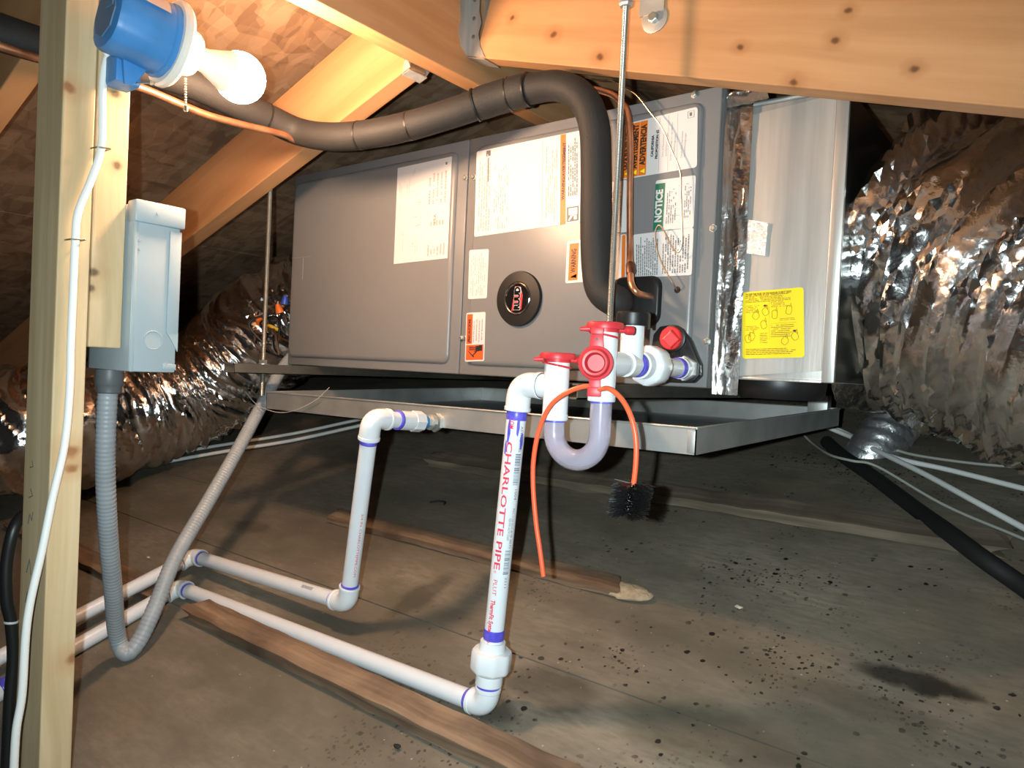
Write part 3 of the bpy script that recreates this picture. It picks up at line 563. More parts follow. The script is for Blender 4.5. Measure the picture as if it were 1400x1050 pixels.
for (xa, xb, ml, mr, nm) in ((HX0 + .001, XS - .0012, .006, .024, 'door_panel'), (XS + .0012, HX1 - .001, .020, .026, 'door_panel')):
    part(ah, nm, merge(box((xa, HY0 - .001, HZ0 + .001), (xb, HY0 + .008, HZ1 - .001), .0018),
                       rrect(xa + ml, xb - mr, HZ0 + .019, HZ1 - .019, .016, HY0 - .0005, HY0 - .0085, .010)), PAINT, sharp=50)
for p in P['screws']:
    q = V(p[0], HY0 - .001, p[2]); s = part(ah, 'screw', lathe([(.0062, 0), (.0062, .0012), (.0042, .0014), (.0042, .0045), (.0030, .0052)], q, (0, -1, 0), 6), ZINC, smooth=False)
for (u, w) in ((-1.43, 1.185), ):
    for q in (box((u, HY0 - .0090, w), (u + .0012, HY0 - .0082, w + .05)), box((u - .045, HY0 - .0090, w + .052), (u + .03, HY0 - .0082, w + .0528))): part(ah, 'pressed_line', q, mat('pressed_line', (.28, .275, .27), .35))

OUT = (0, -1, 0)
def label(key, nm='label', rad=.004, m=None): 
    s = Sheet(P[key], OUT); o = part(ah, nm, s.sheet(.0006, rad), m or PAPER, smooth=False); return s, o
R_ = random.Random(3)
# paper wiring diagram
s, o = label('lab_diagram', 'diagram_label', .0); o['label'] = 'white wiring diagram sheet'
g = [s.lines(.62, .04 + .0, .96, .16, 6, True, rnd=R_), s.lines(.66, .34, .92, .40, 5, True, .6, 1, rnd=R_), s.lines(.60, .56, .95, .90, 5, True, rnd=R_)]
for k in range(26):
    u, v = R_.uniform(.06, .5), R_.uniform(.06, .92); a = R_.random() < .5; l = R_.uniform(.04, .2)
    g.append(s.rect(u, v, min(u + (l if a else .006), .58), min(v + (.004 if a else l), .95)))
part(o, 'print', merge(*g), PALEINK, smooth=False); part(o, 'spot', merge(s.rect(.90, .93, .93, .955), s.text('4.5A', .75, .35, .011, True)), GREYINK, smooth=False)
# big data label with its orange band
s, o = label('lab_main', 'data_label', .003); o['label'] = 'large white data label with an orange warning band'
part(o, 'print', merge(s.lines(.03, .05, .16, .95, 5, True, rnd=R_), s.lines(.19, .05, .34, .9, 7, True, .4, .5, rnd=R_), s.rect(.66, .03, .665, .97), s.lines(.69, .05, .80, .95, 6, True, .45, .6, rnd=R_)), PALEINK, smooth=False)
part(o, 'print', merge(s.lines(.89, .30, .98, .95, 5, True, rnd=R_), s.rect(.105, .92, .15, .985), s.rect(.125, .62, .135, .9)), GREYINK, smooth=False)
part(o, 'orange_band', s.rect(.825, .0, .872, .995, .0011), LABORANGE, smooth=False)
part(o, 'lettering', s.text('WARNING/AVERTISSEMENT', .850, .27, .0078, True, bold=.0004, maxlen=.108, e=.0014), INK, smooth=False)
part(o, 'pictogram', s.rect(.885, .02, .985, .18, .0011), GREYINK, smooth=False)
part(o, 'pictogram', merge(s.rect(.90, .09, .975, .165, .0014), prism([s.p(.895, .03, .0014), s.p(.91, .03, .0014), s.p(.945, .09, .0014), s.p(.925, .10, .0014)], (0, -.0002, 0)), s.rect(.945, .035, .97, .085, .0014)), PAPER, smooth=False)
s, o = label('lab_small', 'notice_label', .003); part(o, 'print', s.lines(.1, .06, .9, .95, 8, True, .35, .6, rnd=R_), PALEINK, smooth=False)
o['label'] = 'small white printed label'
# precaution label
s, o = label('lab_precaution', 'caution_label', .003); o['label'] = 'orange Spanish caution label with a hand pictogram'
for q in ((.05, .36, .35, .97), (.05, .03, .95, .34)): part(o, 'orange_field', s.rect(*q), LABRED, smooth=False)
part(o, 'lettering', merge(s.text('¡PRECAUCION!', .205, .385, .0088, True, bold=.0004, maxlen=.044, e=.0013), *[s.text(t, .43 + .14 * i, .39 + .03 * (i % 2), .0050, True, maxlen=.040, e=.0013) for i, t in enumerate(('Antes de tener acceso a los', 'dispositivos terminales, todos', 'los circuitos de alimentacion', 'deben ser desconectados.'))]), INK, smooth=False)
hand = [s.rect(.36 + .10 * k, .11, .42 + .10 * k, .30 - .03 * (k % 2), .0012) for k in range(0)]
hand = [s.rect(.22, .225 + .022 * k, .60, .239 + .022 * k, .0012) for k in range(4)] + [s.rect(.55, .20, .74, .315, .0012), s.rect(.72, .21, .90, .33, .0012), s.rect(.45, .19, .62, .205, .0012)]
bolt = [prism([s.p(u, v, .0012) for u, v in q], (0, -.0002, 0)) for q in ([(.14, .22), (.18, .22), (.44, .12), (.40, .10)], [(.40, .10), (.44, .12), (.50, .10), (.46, .08)], [(.44, .12), (.40, .13), (.58, .20), (.62, .18)])]
part(o, 'pictogram', merge(*hand, *bolt), INK, smooth=False)
# small WARNING label half behind the pipe
s, o = label('lab_warning', 'warning_label', .003); o['label'] = 'white label with an orange WARNING strip'
for q in ((.05, .06, .21, .93), (.93, .04, .985, .98)): part(o, 'orange_band', s.rect(*q), LABORANGE, smooth=False)
part(o, 'lettering', merge(s.text('WARNING', .135, .24, .0135, True, bold=.0005, maxlen=.040, e=.0013), prism([s.p(.08, .12, .0012), s.p(.19, .12, .0012), s.p(.19, .20, .0012)], (0, -.0002, 0)), prism([s.p(.19, .10, .0012), s.p(.19, .20, .0012), s.p(.09, .15, .0012)], (0, -.0002, 0)), s.rect(.31, .50, .36, .55), s.rect(.37, .53, .55, .57)), INK, smooth=False)
s, o = label('lab_side', 'white_label', .003); part(o, 'print', s.lines(.1, .1, .9, .9, 8, True, rnd=R_), PALEINK, smooth=False)
# Proposition 65 label
s, o = label('lab_prop', 'proposition_label', .004); o['label'] = 'three language warning label with orange bands'
for q in ((.02, .02, .118, .975), (.122, .02, .228, .975), (.232, .02, .338, .975)): part(o, 'orange_band', s.rect(*q), LABORANGE, smooth=False)
tri = lambda u: prism([s.p(u + .035, .05, .0013), s.p(u + .035, .13, .0013), s.p(u - .03, .09, .0013)], (0, -.0002, 0))
for u_ in (.07, .175, .285): part(o, 'symbol', tri(u_), mat('symbol_yellow', (.85, .75, .02), .5), smooth=False)
part(o, 'lettering', merge(s.text('WARNING', .07, .16, .0125, True, bold=.0006, e=.0013), s.text('AVERTISSEMENT', .177, .16, .0125, True, bold=.0006, maxlen=.070, e=.0013), s.text('ADVERTENCIA', .287, .20, .0135, True, bold=.0006, maxlen=.064, e=.0013),
     s.text('CALIFORNIA', .415, .31, .0058, True, bold=.0003, maxlen=.034, e=.0013), s.text('PROPOSITION 65', .475, .26, .0058, True, bold=.0003, maxlen=.046, e=.0013)), INK, smooth=False)
part(o, 'fine_print', merge(s.text('Cancer and Reproductive Harm', .555, .27, .0038, True, maxlen=.040), s.text('www.P65Warnings.ca.gov', .60, .27, .0042, True, maxlen=.036), s.text('Cancer et dommage a la reproduction', .66, .18, .0038, True, maxlen=.066),
     s.text('www.P65Warnings.ca.gov', .705, .22, .0042, True, maxlen=.036), s.text('Cancer y Dano Reproductivo', .80, .20, .0036, True, maxlen=.04), s.text('www.P65Warnings.ca.gov', .84, .20, .004, True, maxlen=.036),
     s.rect(.505, .02, .508, .97), s.rect(.625, .02, .628, .97), s.rect(.745, .02, .748, .97), s.rect(.875, .84, .96, .845), s.rect(.875, .95, .96, .955), s.rect(.875, .84, .88, .955), s.rect(.955, .84, .96, .955), s.rect(.90, .87, .93, .93)), GREYINK, smooth=False)
# NOTICE label
s, o = label('lab_notice', 'notice_label', .003); o['label'] = 'white label with a green NOTICE band'
part(o, 'green_band', s.rect(.0, .005, .25, .93, .0011), LABGREEN, smooth=False)
part(o, 'lettering', s.text('NOTICE', .125, .16, .0155, True, bold=.0007, maxlen=.050, e=.0014), PAPER, smooth=False)
part(o, 'fine_print', merge(s.lines(.30, .12, .56, .8, 5, True, .35, .7, rnd=R_), s.lines(.74, .2, .92, .85, 4, True, .35, .7, rnd=R_), s.rect(.45, .78, .5, .79), s.rect(.6, .83, .66, .84), s.rect(.78, .85, .84, .86), s.rect(.42, .18, .425, .3), s.rect(.45, .26, .70, .265), s.rect(.69, .26, .695, .62)), GREYINK, smooth=False)
s, o = label('lab_fine', 'instruction_label', .003); o['label'] = 'white instruction label covered in fine print'
part(o, 'print', merge(s.lines(.05, .04, .44, .95, 11, True, .5, .95, rnd=R_), s.lines(.50, .06, .95, .92, 11, True, .45, .9, rnd=R_)), GREYINK, smooth=False)

# badge
bc = V(P['badge'][0][0], HY0 - .0085, P['badge'][0][2])
bd = part(ah, 'badge', lathe([(.0490, 0), (.0490, .004), (.0478, .0062), (.030, .0075), (.029, .0060)], bc, OUT, 48), BLACKP, 'round black badge with a chrome ring')
part(bd, 'chrome_ring', tube([bc + V(.0268 * math.cos(a), -.0072, .0268 * math.sin(a)) for a in [i * math.pi / 20 for i in range(41)]], .0016, 8), CHROME)
part(bd, 'face', lathe([(.0262, 0), (.0262, .0068)], bc, OUT, 36), mat('gloss_black', (.008, .008, .008), .08))
BS = Sheet([bc + V(x, 0, z) for x, z in ((-.0135, .0215), (.0125, .0215), (.0125, -.0215), (-.0135, -.0215))], OUT)
part(bd, 'red_field', prism([BS.p(u, v, .0071) for u, v in ((.06, .0), (.9, .05), (.98, .62), (.75, .98), (.28, 1.0), (.22, .6))], (0, -.0002, 0)), mat('badge_red', (.62, .04, .05), .3), smooth=False)
part(bd, 'white_flash', prism([BS.p(u, v, .0074) for u, v in ((.30, .97), (.24, .78), (.72, .84), (.90, .70), (.76, .97))], (0, -.0002, 0)), PAPER, smooth=False)
part(bd, 'lettering', BS.text('RUUD', .55, .03, .0165, True, bold=.0011, maxlen=.041, e=.0082), mat('gloss_black', (.008, .008, .008), .08), smooth=False)
part(bd, 'lettering_edge', BS.text('RUUD', .55, .03, .0165, True, bold=.0018, maxlen=.042, e=.0078), PAPER, smooth=False)

# suction gasket, drain plate and plug on the front
gx, gz = -.548, 1.119
part(ah, 'foam_gasket', rrect(gx - .052, gx + .038, gz - .042, gz + .038, .018, HY0, HY0 - .016, .006), BLACKP, 'black foam gasket round the pipe opening')
pm_ = sum((V(*p) for p in P['plate']), V(0, 0, 0)) / len(P['plate'])
pl = part(ah, 'drain_plate', prism([V(pm_.x + (p[0] - pm_.x) * 1.10, HY0 - .001, pm_.z + (p[2] - pm_.z) * 1.08) for p in P['plate']], (0, -.016, 0), .002), BLACKP, 'black plastic drain connection plate')
pg = V(P['plug'][0][0], HY0 - .016, P['plug'][0][2])
part(pl, 'collar', lathe([(.0205, 0), (.0205, .006), (.0185, .007)], pg, OUT, 24), BLACKP)
part(pl, 'red_plug', merge(lathe([(.0172, .004), (.0172, .013), (.0155, .015)], pg, OUT, 24), lathe([(.0145, .015), (.0130, .024), (.011, .025)], pg, V(.25, -1, -.1), 4)), REDCAP, 'red square headed plug', smooth=False)
for q in (-.002, .008): part(pl, 'rib', box((pg.x + q, HY0 - .020, pg.z - .055), (pg.x + q + .004, HY0 - .015, pg.z - .02)), BLACKP)
# ---------------------------------------------------------------- plenum and foil tape at the handler's end
PX0, PX1, PY0, PY1, PZ0, PZ1 = -.434, -.2655, 1.05, 1.56, 1.003, 1.405
pn = thing('sheet_metal_plenum', 'galvanised sheet metal plenum box with a yellow safety sticker', 'plenum', ((PX0 + PX1) / 2, PY0, PZ0))
part(pn, 'duct_box', box((PX0 + .001, PY0 + .002, PZ0), (PX1 - .002, PY1, PZ1), .002), GALVD)
part(pn, 'front_sheet', hexa([V(PX0 + .032, PY0, PZ0 + .004), V(PX1 - .018, PY0, PZ0 + .016), V(PX1 - .018, PY0 + .003, PZ0 + .016), V(PX0 + .032, PY0 + .003, PZ0 + .004), V(PX0 + .032, PY0, PZ1 - .012), V(PX1 - .018, PY0, PZ1 - .004), V(PX1 - .018, PY0 + .003, PZ1 - .004), V(PX0 + .032, PY0 + .003, PZ1 - .012)]), GALVD)
part(pn, 'side_sheet', box((PX1 - .002, PY0 + .004, PZ0 + .001), (PX1 - .0005, PY1 - .001, PZ1 - .001)), mat('shaded_side_steel', (.22, .24, .235), .25, 1))  # added over the box side: darker, glossier steel, its shade put into the colour
part(pn, 'edge_flange', merge(box((PX1 - .0165, PY0 - .004, PZ0), (PX1, PY0 + .004, PZ1), .001), box((PX0 + .03, PY0 - .003, PZ0 - .001), (PX1 - .0165, PY0 + .004, PZ0 + .003), .001)), GALVD, 'bent edge flange')
part(pn, 'top_seam', tube([V(PX0 + .02, PY0 + .004, PZ1 + .004), V(PX1 - .01, PY0 + .004, PZ1 + .004)], .004, 10), GALV)
part(pn, 'collar', lathe([(.058, 0), (.064, .008), (.066, .022), (.066, .027)], (PX0 + .072, PY0 + .075, PZ0 - .028), (0, 0, 1), 36), BLACKP, 'black round collar under the box')
def crumple(u0, nu, nv, fn, amp, seed, freq=40, zs=1.0):
    vs, fs = [], []
    for i in range(nu + 1):
        for j in range(nv + 1):
            p, n = fn(i / nu, j / nv); p = Vector(p)
            k = Vector((p.x * freq, p.y * freq, p.z * freq * zs)); q = noise.noise(k + Vector((seed, 0, 0))) + .5 * noise.noise(k * 2.6 + Vector((0, seed, 0)))
            vs.append(p + Vector(n) * (amp * (.6 + q)))
    for i in range(nu):
        for j in range(nv):
            a = i * (nv + 1) + j; b = a + nv + 1
            fs += [(a, b, b + 1), (a, b + 1, a + 1)]
    return vs, fs
def strip(u, v):        # wraps the handler's side and the first 3 cm of the box
    z = .978 + v * .452
    if u < .5: return (HX1 + .002, HY0 + .008 + u * 2 * .025, z), (1, 0, 0)
    w = (u - .5) * 2; return (HX1 + .002 + w * .034, PY0 - .004 - .008 * math.sin(w * 3.1) * .3, z), (.2, -1, 0)
part(pn, 'foil_tape', crumple(0, 20, 160, strip, .0026, 5.0, 70, .16), TAPE, 'crinkled foil tape over the joint', sharp=24)
part(pn, 'foil_tape', crumple(0, 14, 30, lambda u, v: ((HX1 + .002 + u * .06, PY0 - .012 - .012 * math.sin(v * 3), 1.405 + v * .028), (0, -.7, .6)), .006, 9.0, 40), TAPE, sharp=24)
q = [V(*p) for p in P['patch']]
part(pn, 'tape_patch', crumple(0, 16, 24, lambda u, v: ((q[3] * (1 - u) + q[2] * u) * (1 - v) + (q[0] * (1 - u) + q[1] * u) * v + V(0, -.0025, 0), (0, -1, 0)), .0012, 2.0, 90), PATCHFOIL, 'square patch of foil tape', smooth=False)
ys = Sheet(P['yellow'], OUT); yl = part(pn, 'safety_sticker', ys.sheet(.0006, .004), LABYEL, 'yellow instruction sticker', smooth=False)
YI = mat('sticker_ink', (.20, .12, .01), .5)
R2 = random.Random(11)
part(yl, 'heading', merge(ys.text('TO KEEP THIS PANEL ON THE HANDLER CLOSE IT TIGHT', .06, .955, .0042, bold=.0002, maxlen=.066), ys.lines(.06, .83, .85, .94, 5, False, .4, .95, rnd=R2)), YI, smooth=False)
part(yl, 'print', merge(ys.lines(.06, .68, .30, .80, 5, False, .35, .9, rnd=R2), ys.lines(.48, .74, .78, .83, 4, False, .35, .9, rnd=R2), ys.lines(.06, .42, .30, .49, 4, False, .35, .9, rnd=R2), ys.lines(.30, .22, .43, .38, 6, False, .35, .9, rnd=R2), ys.lines(.48, .30, .88, .49, 7, False, .35, .9, rnd=R2), ys.lines(.62, .54, .88, .58, 2, False, .35, .9, rnd=R2), ys.lines(.06, .05, .90, .15, 4, False, .4, .95, rnd=R2), ys.rect(.45, .27, .453, .84), ys.rect(.48, .505, .88, .508)), YI, smooth=False)
def glove(u, v, a):
    pts = [ys.p(u + .05 * math.cos(t) + .008 * math.cos(3 * t + a), v + .06 * math.sin(t) * (1.2 if math.sin(t) > 0 else .9), .0012) for t in [i * math.pi / 8 for i in range(17)]]
    f = [ys.p(u + .01, v + .05, .0012), ys.p(u + .03, v + .11, .0012), ys.p(u + .045, v + .04, .0012)]
    return merge(tube(pts, .0003, 4), tube(f, .0003, 4))
part(yl, 'drawing', merge(*[glove(u, v, i) for i, (u, v) in enumerate([(.23, .63), (.39, .68), (.36, .49), (.54, .63), (.77, .68), (.16, .32), (.70, .24), (.86, .30), (.10, .29)])]), YI, smooth=False)
part(yl, 'dark_drop', merge(*[prism([ys.p(u + .028 * math.cos(t), v + .016 * math.sin(t), .0012) for t in [i * math.pi / 5 for i in range(10)]], (0, -.0002, 0)) for u, v in ((.385, .775), (.855, .385))]), mat('sticker_dark', (.10, .02, .02), .5), smooth=False)

# ---------------------------------------------------------------- secondary drain pan (sits a little out of level)
pan = thing('drain_pan', 'shallow galvanised drain pan under the air handler', 'pan', (-.9, .907, .90))
PXL, PXR, PYF, PYB = -1.398, -.3985, .907, 1.63
def pz(x, y): return .8965 + (y - PYF) / (PYB - PYF) * .017 + (x - PXR) / (PXR - PXL) * .0088
PH = .0375
def wall(x0, y0, x1, y1, nx, ny):
    t = .0016; a, b = V(x0, y0, pz(x0, y0)), V(x1, y1, pz(x1, y1)); n = V(nx, ny, 0) * t
    return hexa([a, b, b + n, a + n, a + V(0, 0, PH), b + V(0, 0, PH), b + n + V(0, 0, PH), a + n + V(0, 0, PH)])
part(pan, 'front_wall', wall(PXL, PYF, PXR, PYF, 0, 1), GALV); part(pan, 'back_wall', wall(PXL, PYB, PXR, PYB, 0, -1), GALV)
part(pan, 'end_wall', wall(PXR, PYF, PXR, PYB, -1, 0), GALV); part(pan, 'end_wall', wall(PXL, PYF, PXL, PYB, 1, 0), GALV)
cn = [(PXL, PYF), (PXR, PYF), (PXR, PYB), (PXL, PYB)]
part(pan, 'bottom', hexa([V(x, y, pz(x, y)) for x, y in cn] + [V(x, y, pz(x, y) + .0014) for x, y in cn]), GALV)
part(pan, 'rim', merge(*[tube([V(a[0], a[1], pz(*a) + PH), V(b[0], b[1], pz(*b) + PH)], .0018, 8) for a, b in zip(cn, cn[1:] + cn[:1])]), GALV)
part(pan, 'corner_tab', box((PXR - .012, PYF - .0016, pz(PXR, PYF) + .004), (PXR - .001, PYF + .001, pz(PXR, PYF) + PH - .004), .0005), GALV)

# ---------------------------------------------------------------- struts and threaded rods
def strut(x, y0, y1, z0, label):
    t = thing('support_strut', label, 'strut', (x, y0, z0), 'struts under the air handler')
    h = .0205
    part(t, 'channel', merge(box((x - .0205, y0, z0), (x + .0205, y1, z0 + .002)), box((x - .0205, y0, z0), (x - .0185, y1, z0 + h)), box((x + .0185, y0, z0), (x + .0205, y1, z0 + h)), box((x - .0185, y0, z0 + h - .002), (x - .011, y1, z0 + h)), box((x + .011, y0, z0 + h - .002), (x + .0185, y1, z0 + h))), STRUTM)
    return t
strut(-1.395, .815, 1.80, .9650, 'steel channel strut under the far end of the air handler')
strut(-.54, .80, 1.80, .9650, 'steel channel strut under the near end beside the drain trap')
def rod(x, y, z0, z1, label, nuts, top=None):
    t = thing('threaded_rod', label, 'rod', (x, y, z0), 'threaded hanging rods')
    n = int((z1 - z0) / .0022); r = .0047
    # thread: fine ridges along the shank
    prof = []
    for i in range(n): prof += [(r, i * .0022), (r * .90, i * .0022 + .0011)]
    part(t, 'shank', lathe(prof, (x, y, z0), (0, 0, 1), 10), ZINC)
    for z in nuts:
        part(t, 'nut', lathe([(.0092, 0), (.0092, .008)], (x, y, z), (0, 0, 1), 6), ZINC, smooth=False)
        part(t, 'washer', lathe([(.014, 0), (.014, .0016)], (x, y, z - .0018), (0, 0, 1), 18), ZINC)
    return t
rod(-1.395, .893, .918, 1.565, 'long threaded rod hanging near the far end of the air handler', [.9875])
rr = rod(-.532, .893, .950, 1.527, 'threaded rod hanging from the knotty rafter behind the red caps', [.9875])
part(rr, 'coupling', lathe([(.0085, 0), (.0105, .003), (.0105, .034), (.009, .037)], (-.532, .893, 1.521), (0, 0, 1), 8), GALV, 'short screw-on coupling', smooth=False)
hw = thing('rafter_bracket', 'zinc bracket with washer and lag screw holding the rod to the knotty rafter', 'bracket', (-.51, .949, 1.50))
part(hw, 'strap', merge(box((-.540, .885, 1.556), (-.500, .949, 1.559)), box((-.540, .9455, 1.53), (-.50, .949, 1.559))), GALV)
part(hw, 'washer', lathe([(.0205, 0), (.0205, .002), (.019, .0026)], (-.515, .949, 1.522), (0, -1, 0), 24), GALV)
part(hw, 'screw_head', lathe([(.0078, .002), (.0078, .008), (.006, .009)], (-.515, .948, 1.522), (0, -1, 0), 6), ZINC, smooth=False)
r4 = thing('rafter_bracket', 'small zinc bracket holding the far rod under the sloping rafter', 'bracket', (-1.395, .893, 1.50))
part(r4, 'strap', box((-1.405, .889, 1.36), (-1.385, .892, 1.565)), GALV)
fb = solo('support_block', box((-.4553, 1.598, .9285), (-.4150, 1.628, .9775), .001), GALV, 'small galvanised support block standing at the far corner of the pan', 'block')

# ---------------------------------------------------------------- refrigerant lines
sp = thing('suction_line', 'thick black foam insulated suction pipe curving into the air handler', 'pipe', P['suction'][0])
pts = catmull(P['suction'], 6)
part(sp, 'insulation', tube(pts, [.0232 if i < 6 else (.0245 + .0012 * noise.noise(p * 9)) for i, p in enumerate(pts)], 26), RUBBER, sharp=60)
def sleeve(p0, p1, r, nm='insulation_sleeve', m=None):
    seg = [p for p in pts if True]; ia = min(range(len(pts)), key=lambda i: (pts[i] - Vector(p0)).length); ib = min(range(len(pts)), key=lambda i: (pts[i] - Vector(p1)).length)
    a, b = sorted((ia, ib)); b = max(b, a + 1); k = b - a + 1
    return part(sp, nm, tube(pts[a:b + 1], [r * (.95 if i in (0, k - 1) else 1) for i in range(k)], 26), m or RUBBER)
sleeve(pts[61], pts[69], .0272)
def band(p, d, r): return part(sp, 'tape_band', ring(p, d, r, .004, 26), BLACKP)
for i, r_ in ((61, .0280), (64, .0280), (69, .0280), (78, .0254), (85, .0254), (103, .0254)):
    band(pts[i], (pts[i + 1] - pts[i - 1]).normalized(), r_)
lq = thing('liquid_line', 'thin bare copper liquid line running beside the insulated pipe', 'pipe', P['liquid'][0])
lp = catmull(P['liquid'], 6)
part(lq, 'copper_tube', tube(lp, .0050, 12), COPPER)
part(lq, 'brazed_joint', lathe([(.0055, 0), (.0068, .003), (.0068, .018), (.0055, .021)], P['liquid'][4], V(*P['liquid'][5]) - V(*P['liquid'][4]), 14), mat('scorched_copper', (.20, .10, .07), .5, 1, .4, 50))
l2 = thing('liquid_line', 'bare copper line gleaming along the insulated pipe by the bulb', 'pipe', P['liquid2'][0])
part(l2, 'copper_tube', tube(catmull(P['liquid2'], 6), .0060, 12), COPPER)

# ---------------------------------------------------------------- PVC drain with its trap
RP = .0135; RF = .0168
T1 = V(-.4607, .763, 1.0135); T2 = V(-.529, .763, .981); E1 = V(-.588, .763, .981); F1 = V(*P['pipe1'][0]); C1 = V(*P['pipe1'][1]); D1 = V(*P['pipe1'][4])
dr = thing('condensate_drain', 'white PVC condensate drain with clear trap and union', 'pipe', F1 - V(0, 0, RF))
PORT = V(-.4607, 1.001, 1.0142)
def pipe(a, b, nm='pipe', r=RP): return part(dr, nm, cyl(a, b, r, 22), PVC)
def elbow(c, a, b, arm=.030, par=None, rf=RF):
    a, b = (Vector(a) - c).normalized(), (Vector(b) - c).normalized()
    g = tube(bend(c + a * arm, c, c + b * arm, .020, 8), rf, 22)
    e = part(par or dr, 'elbow', merge(g, ring(c + a * (arm - .003), a, rf * 1.06, .006, 22), ring(c + b * (arm - .003), b, rf * 1.06, .006, 22)), FITTING)
    return e
def primer(c, d, r=.0142, h=.007, par=None):
    return part(par or dr, 'primer_ring', ring(c, d, r, h, 22), PRIMER, 'purple primer ring')
# supply from the handler port to the tee
pipe(PORT + V(0, -.004, 0), T1 + V(0, .02, 0))
part(dr, 'hex_adapter', merge(lathe([(.0185, 0), (.0185, .012), (.0172, .014)], PORT, OUT, 6), lathe([(.0160, .014), (.0160, .024)], PORT, OUT, 22)), FITTING, 'white hexagonal threaded adapter', smooth=False)
primer(PORT + V(0, -.030, 0), OUT, .0152, .011)
UC = V(-.4607, .885, 1.0142)
def union(o, d, par, big=.0268):
    rib = lambda a, r, t: r * (1 + (.035 if (r > .024 and math.cos(a * 8) > .2) else 0))
    return part(par, 'union', lathe([(.0172, -.032), (.0185, -.031), (.0185, -.017), (.0225, -.014), (.0255, -.012), (big, -.009), (big, .012), (.0255, .015), (.0185, .016), (.0172, .028)], o, d, 48, mod=rib), FITTING, 'white union fitting with a ribbed nut')
union(UC, V(0, 1, 0), dr)
primer(UC + V(0, -.0365, 0), OUT, .0165, .009); primer(UC + V(0, -.0462, 0), OUT, .0160, .003)
# vertical vent stub with black cap behind the tee
VS = V(-.4607, .832, 1.0142)
part(dr, 'vent_stub', merge(cyl(VS, VS + V(0, 0, .052), .0152, 22), cyl(VS + V(0, -.016, 0), VS + V(0, .003, 0), .0166, 22)), FITTING)
part(dr, 'vent_cap', lathe([(.0215, 0), (.0222, .002), (.0222, .016), (.0205, .018)], VS + V(0, 0, .050), (0, 0, 1), 28), BLACKP, 'black rubber cap')
part(dr, 'cap_clamp', box((VS.x + .021, VS.y - .003, VS.z + .046), (VS.x + .0235, VS.y + .003, VS.z + .066)), BLACKP)
# first cleanout tee
part(dr, 'tee', merge(tube([T1 + V(0, 0, .040), T1 + V(0, 0, -.046)], .0163, 26), ring(T1 + V(0, 0, -.043), (0, 0, 1), .0172, .008, 26), cyl(T1, T1 + V(0, .040, 0), .0158, 24)), FITTING)
# second cleanout tee
part(dr, 'tee', merge(tube([T2 + V(0, 0, .034), T2 + V(0, 0, -.042)], .0163, 26), ring(T2 + V(0, 0, -.039), (0, 0, 1), .0172, .008, 26), cyl(T2, T2 + V(-.035, 0, 0), .0158, 24)), FITTING)
# clear U between them
zb = .9245; rU = (T1.x - T2.x) / 2; cx = (T1.x + T2.x) / 2
up = [T2 + V(0, 0, -.03)] + [V(cx + rU * math.cos(a), .763, zb + rU * math.sin(a)) for a in [math.pi + i * math.pi / 22 for i in range(23)]] + [T1 + V(0, 0, -.035)]
part(dr, 'clear_trap', tube(up, .0134, 26, hollow=.0026), CLEAR, 'clear plastic U trap')
primer(T1 + V(0, 0, -.0475), (0, 0, 1), .0138, .004); primer(T2 + V(0, 0, -.0435), (0, 0, 1), .0138, .004)
# riser
pipe(T2 + V(-.03, 0, 0), E1 + V(.02, 0, 0)); elbow(E1, T2, E1 + V(-.02, -.008, -.4), .036)
RD = (F1 - E1).normalized(); RL = (F1 - E1).length
pipe(E1 + RD * .02, F1 - RD * .02, 'riser_pipe')
primer(E1 + RD * .042, RD, .0140, .012)
part(dr, 'primer_smear', on_pipe(merge(*[([V(x + a * w, y + b * h, 0) for a, b in ((-1, -.4), (-.3, -1), (.8, -.7), (1, .3), (.2, 1), (-.8, .6))], [(0, 1, 2, 3, 4, 5)]) for x, y, w, h in ((.055, .0035, .014, .0022), (.062, -.009, .018, .0026), (.075, .011, .012, .003), (.085, -.012, .010, .002))]), E1 , F1, RP + .0002, math.radians(38)), PRIMER, 'purple primer smears', smooth=False)
UN = E1 + RD * (RL - .062)
union(UN, -RD, dr)
primer(UN - RD * .038, RD, .0143, .014); primer(F1 - RD * .027, RD, .0160, .004)
elbow(F1, E1, C1, .027)
AX = (C1 - F1).normalized(); pipe(F1 + AX * .015, C1 - AX * .012, 'floor_pipe'); primer(F1 + AX * .030, AX); primer(C1 - AX * .032, AX)
elbow(C1, F1, D1, .030)
BX = (D1 - C1).normalized(); pipe(C1 + BX * .012, D1 + BX * .5, 'floor_pipe'); primer(D1 - BX * .070, BX, .0175, .014)
part(dr, 'coupling', lathe([(.0165, 0), (.0172, .002), (.0172, .05), (.0165, .052)], D1 - BX * .062, BX, 22), FITTING)
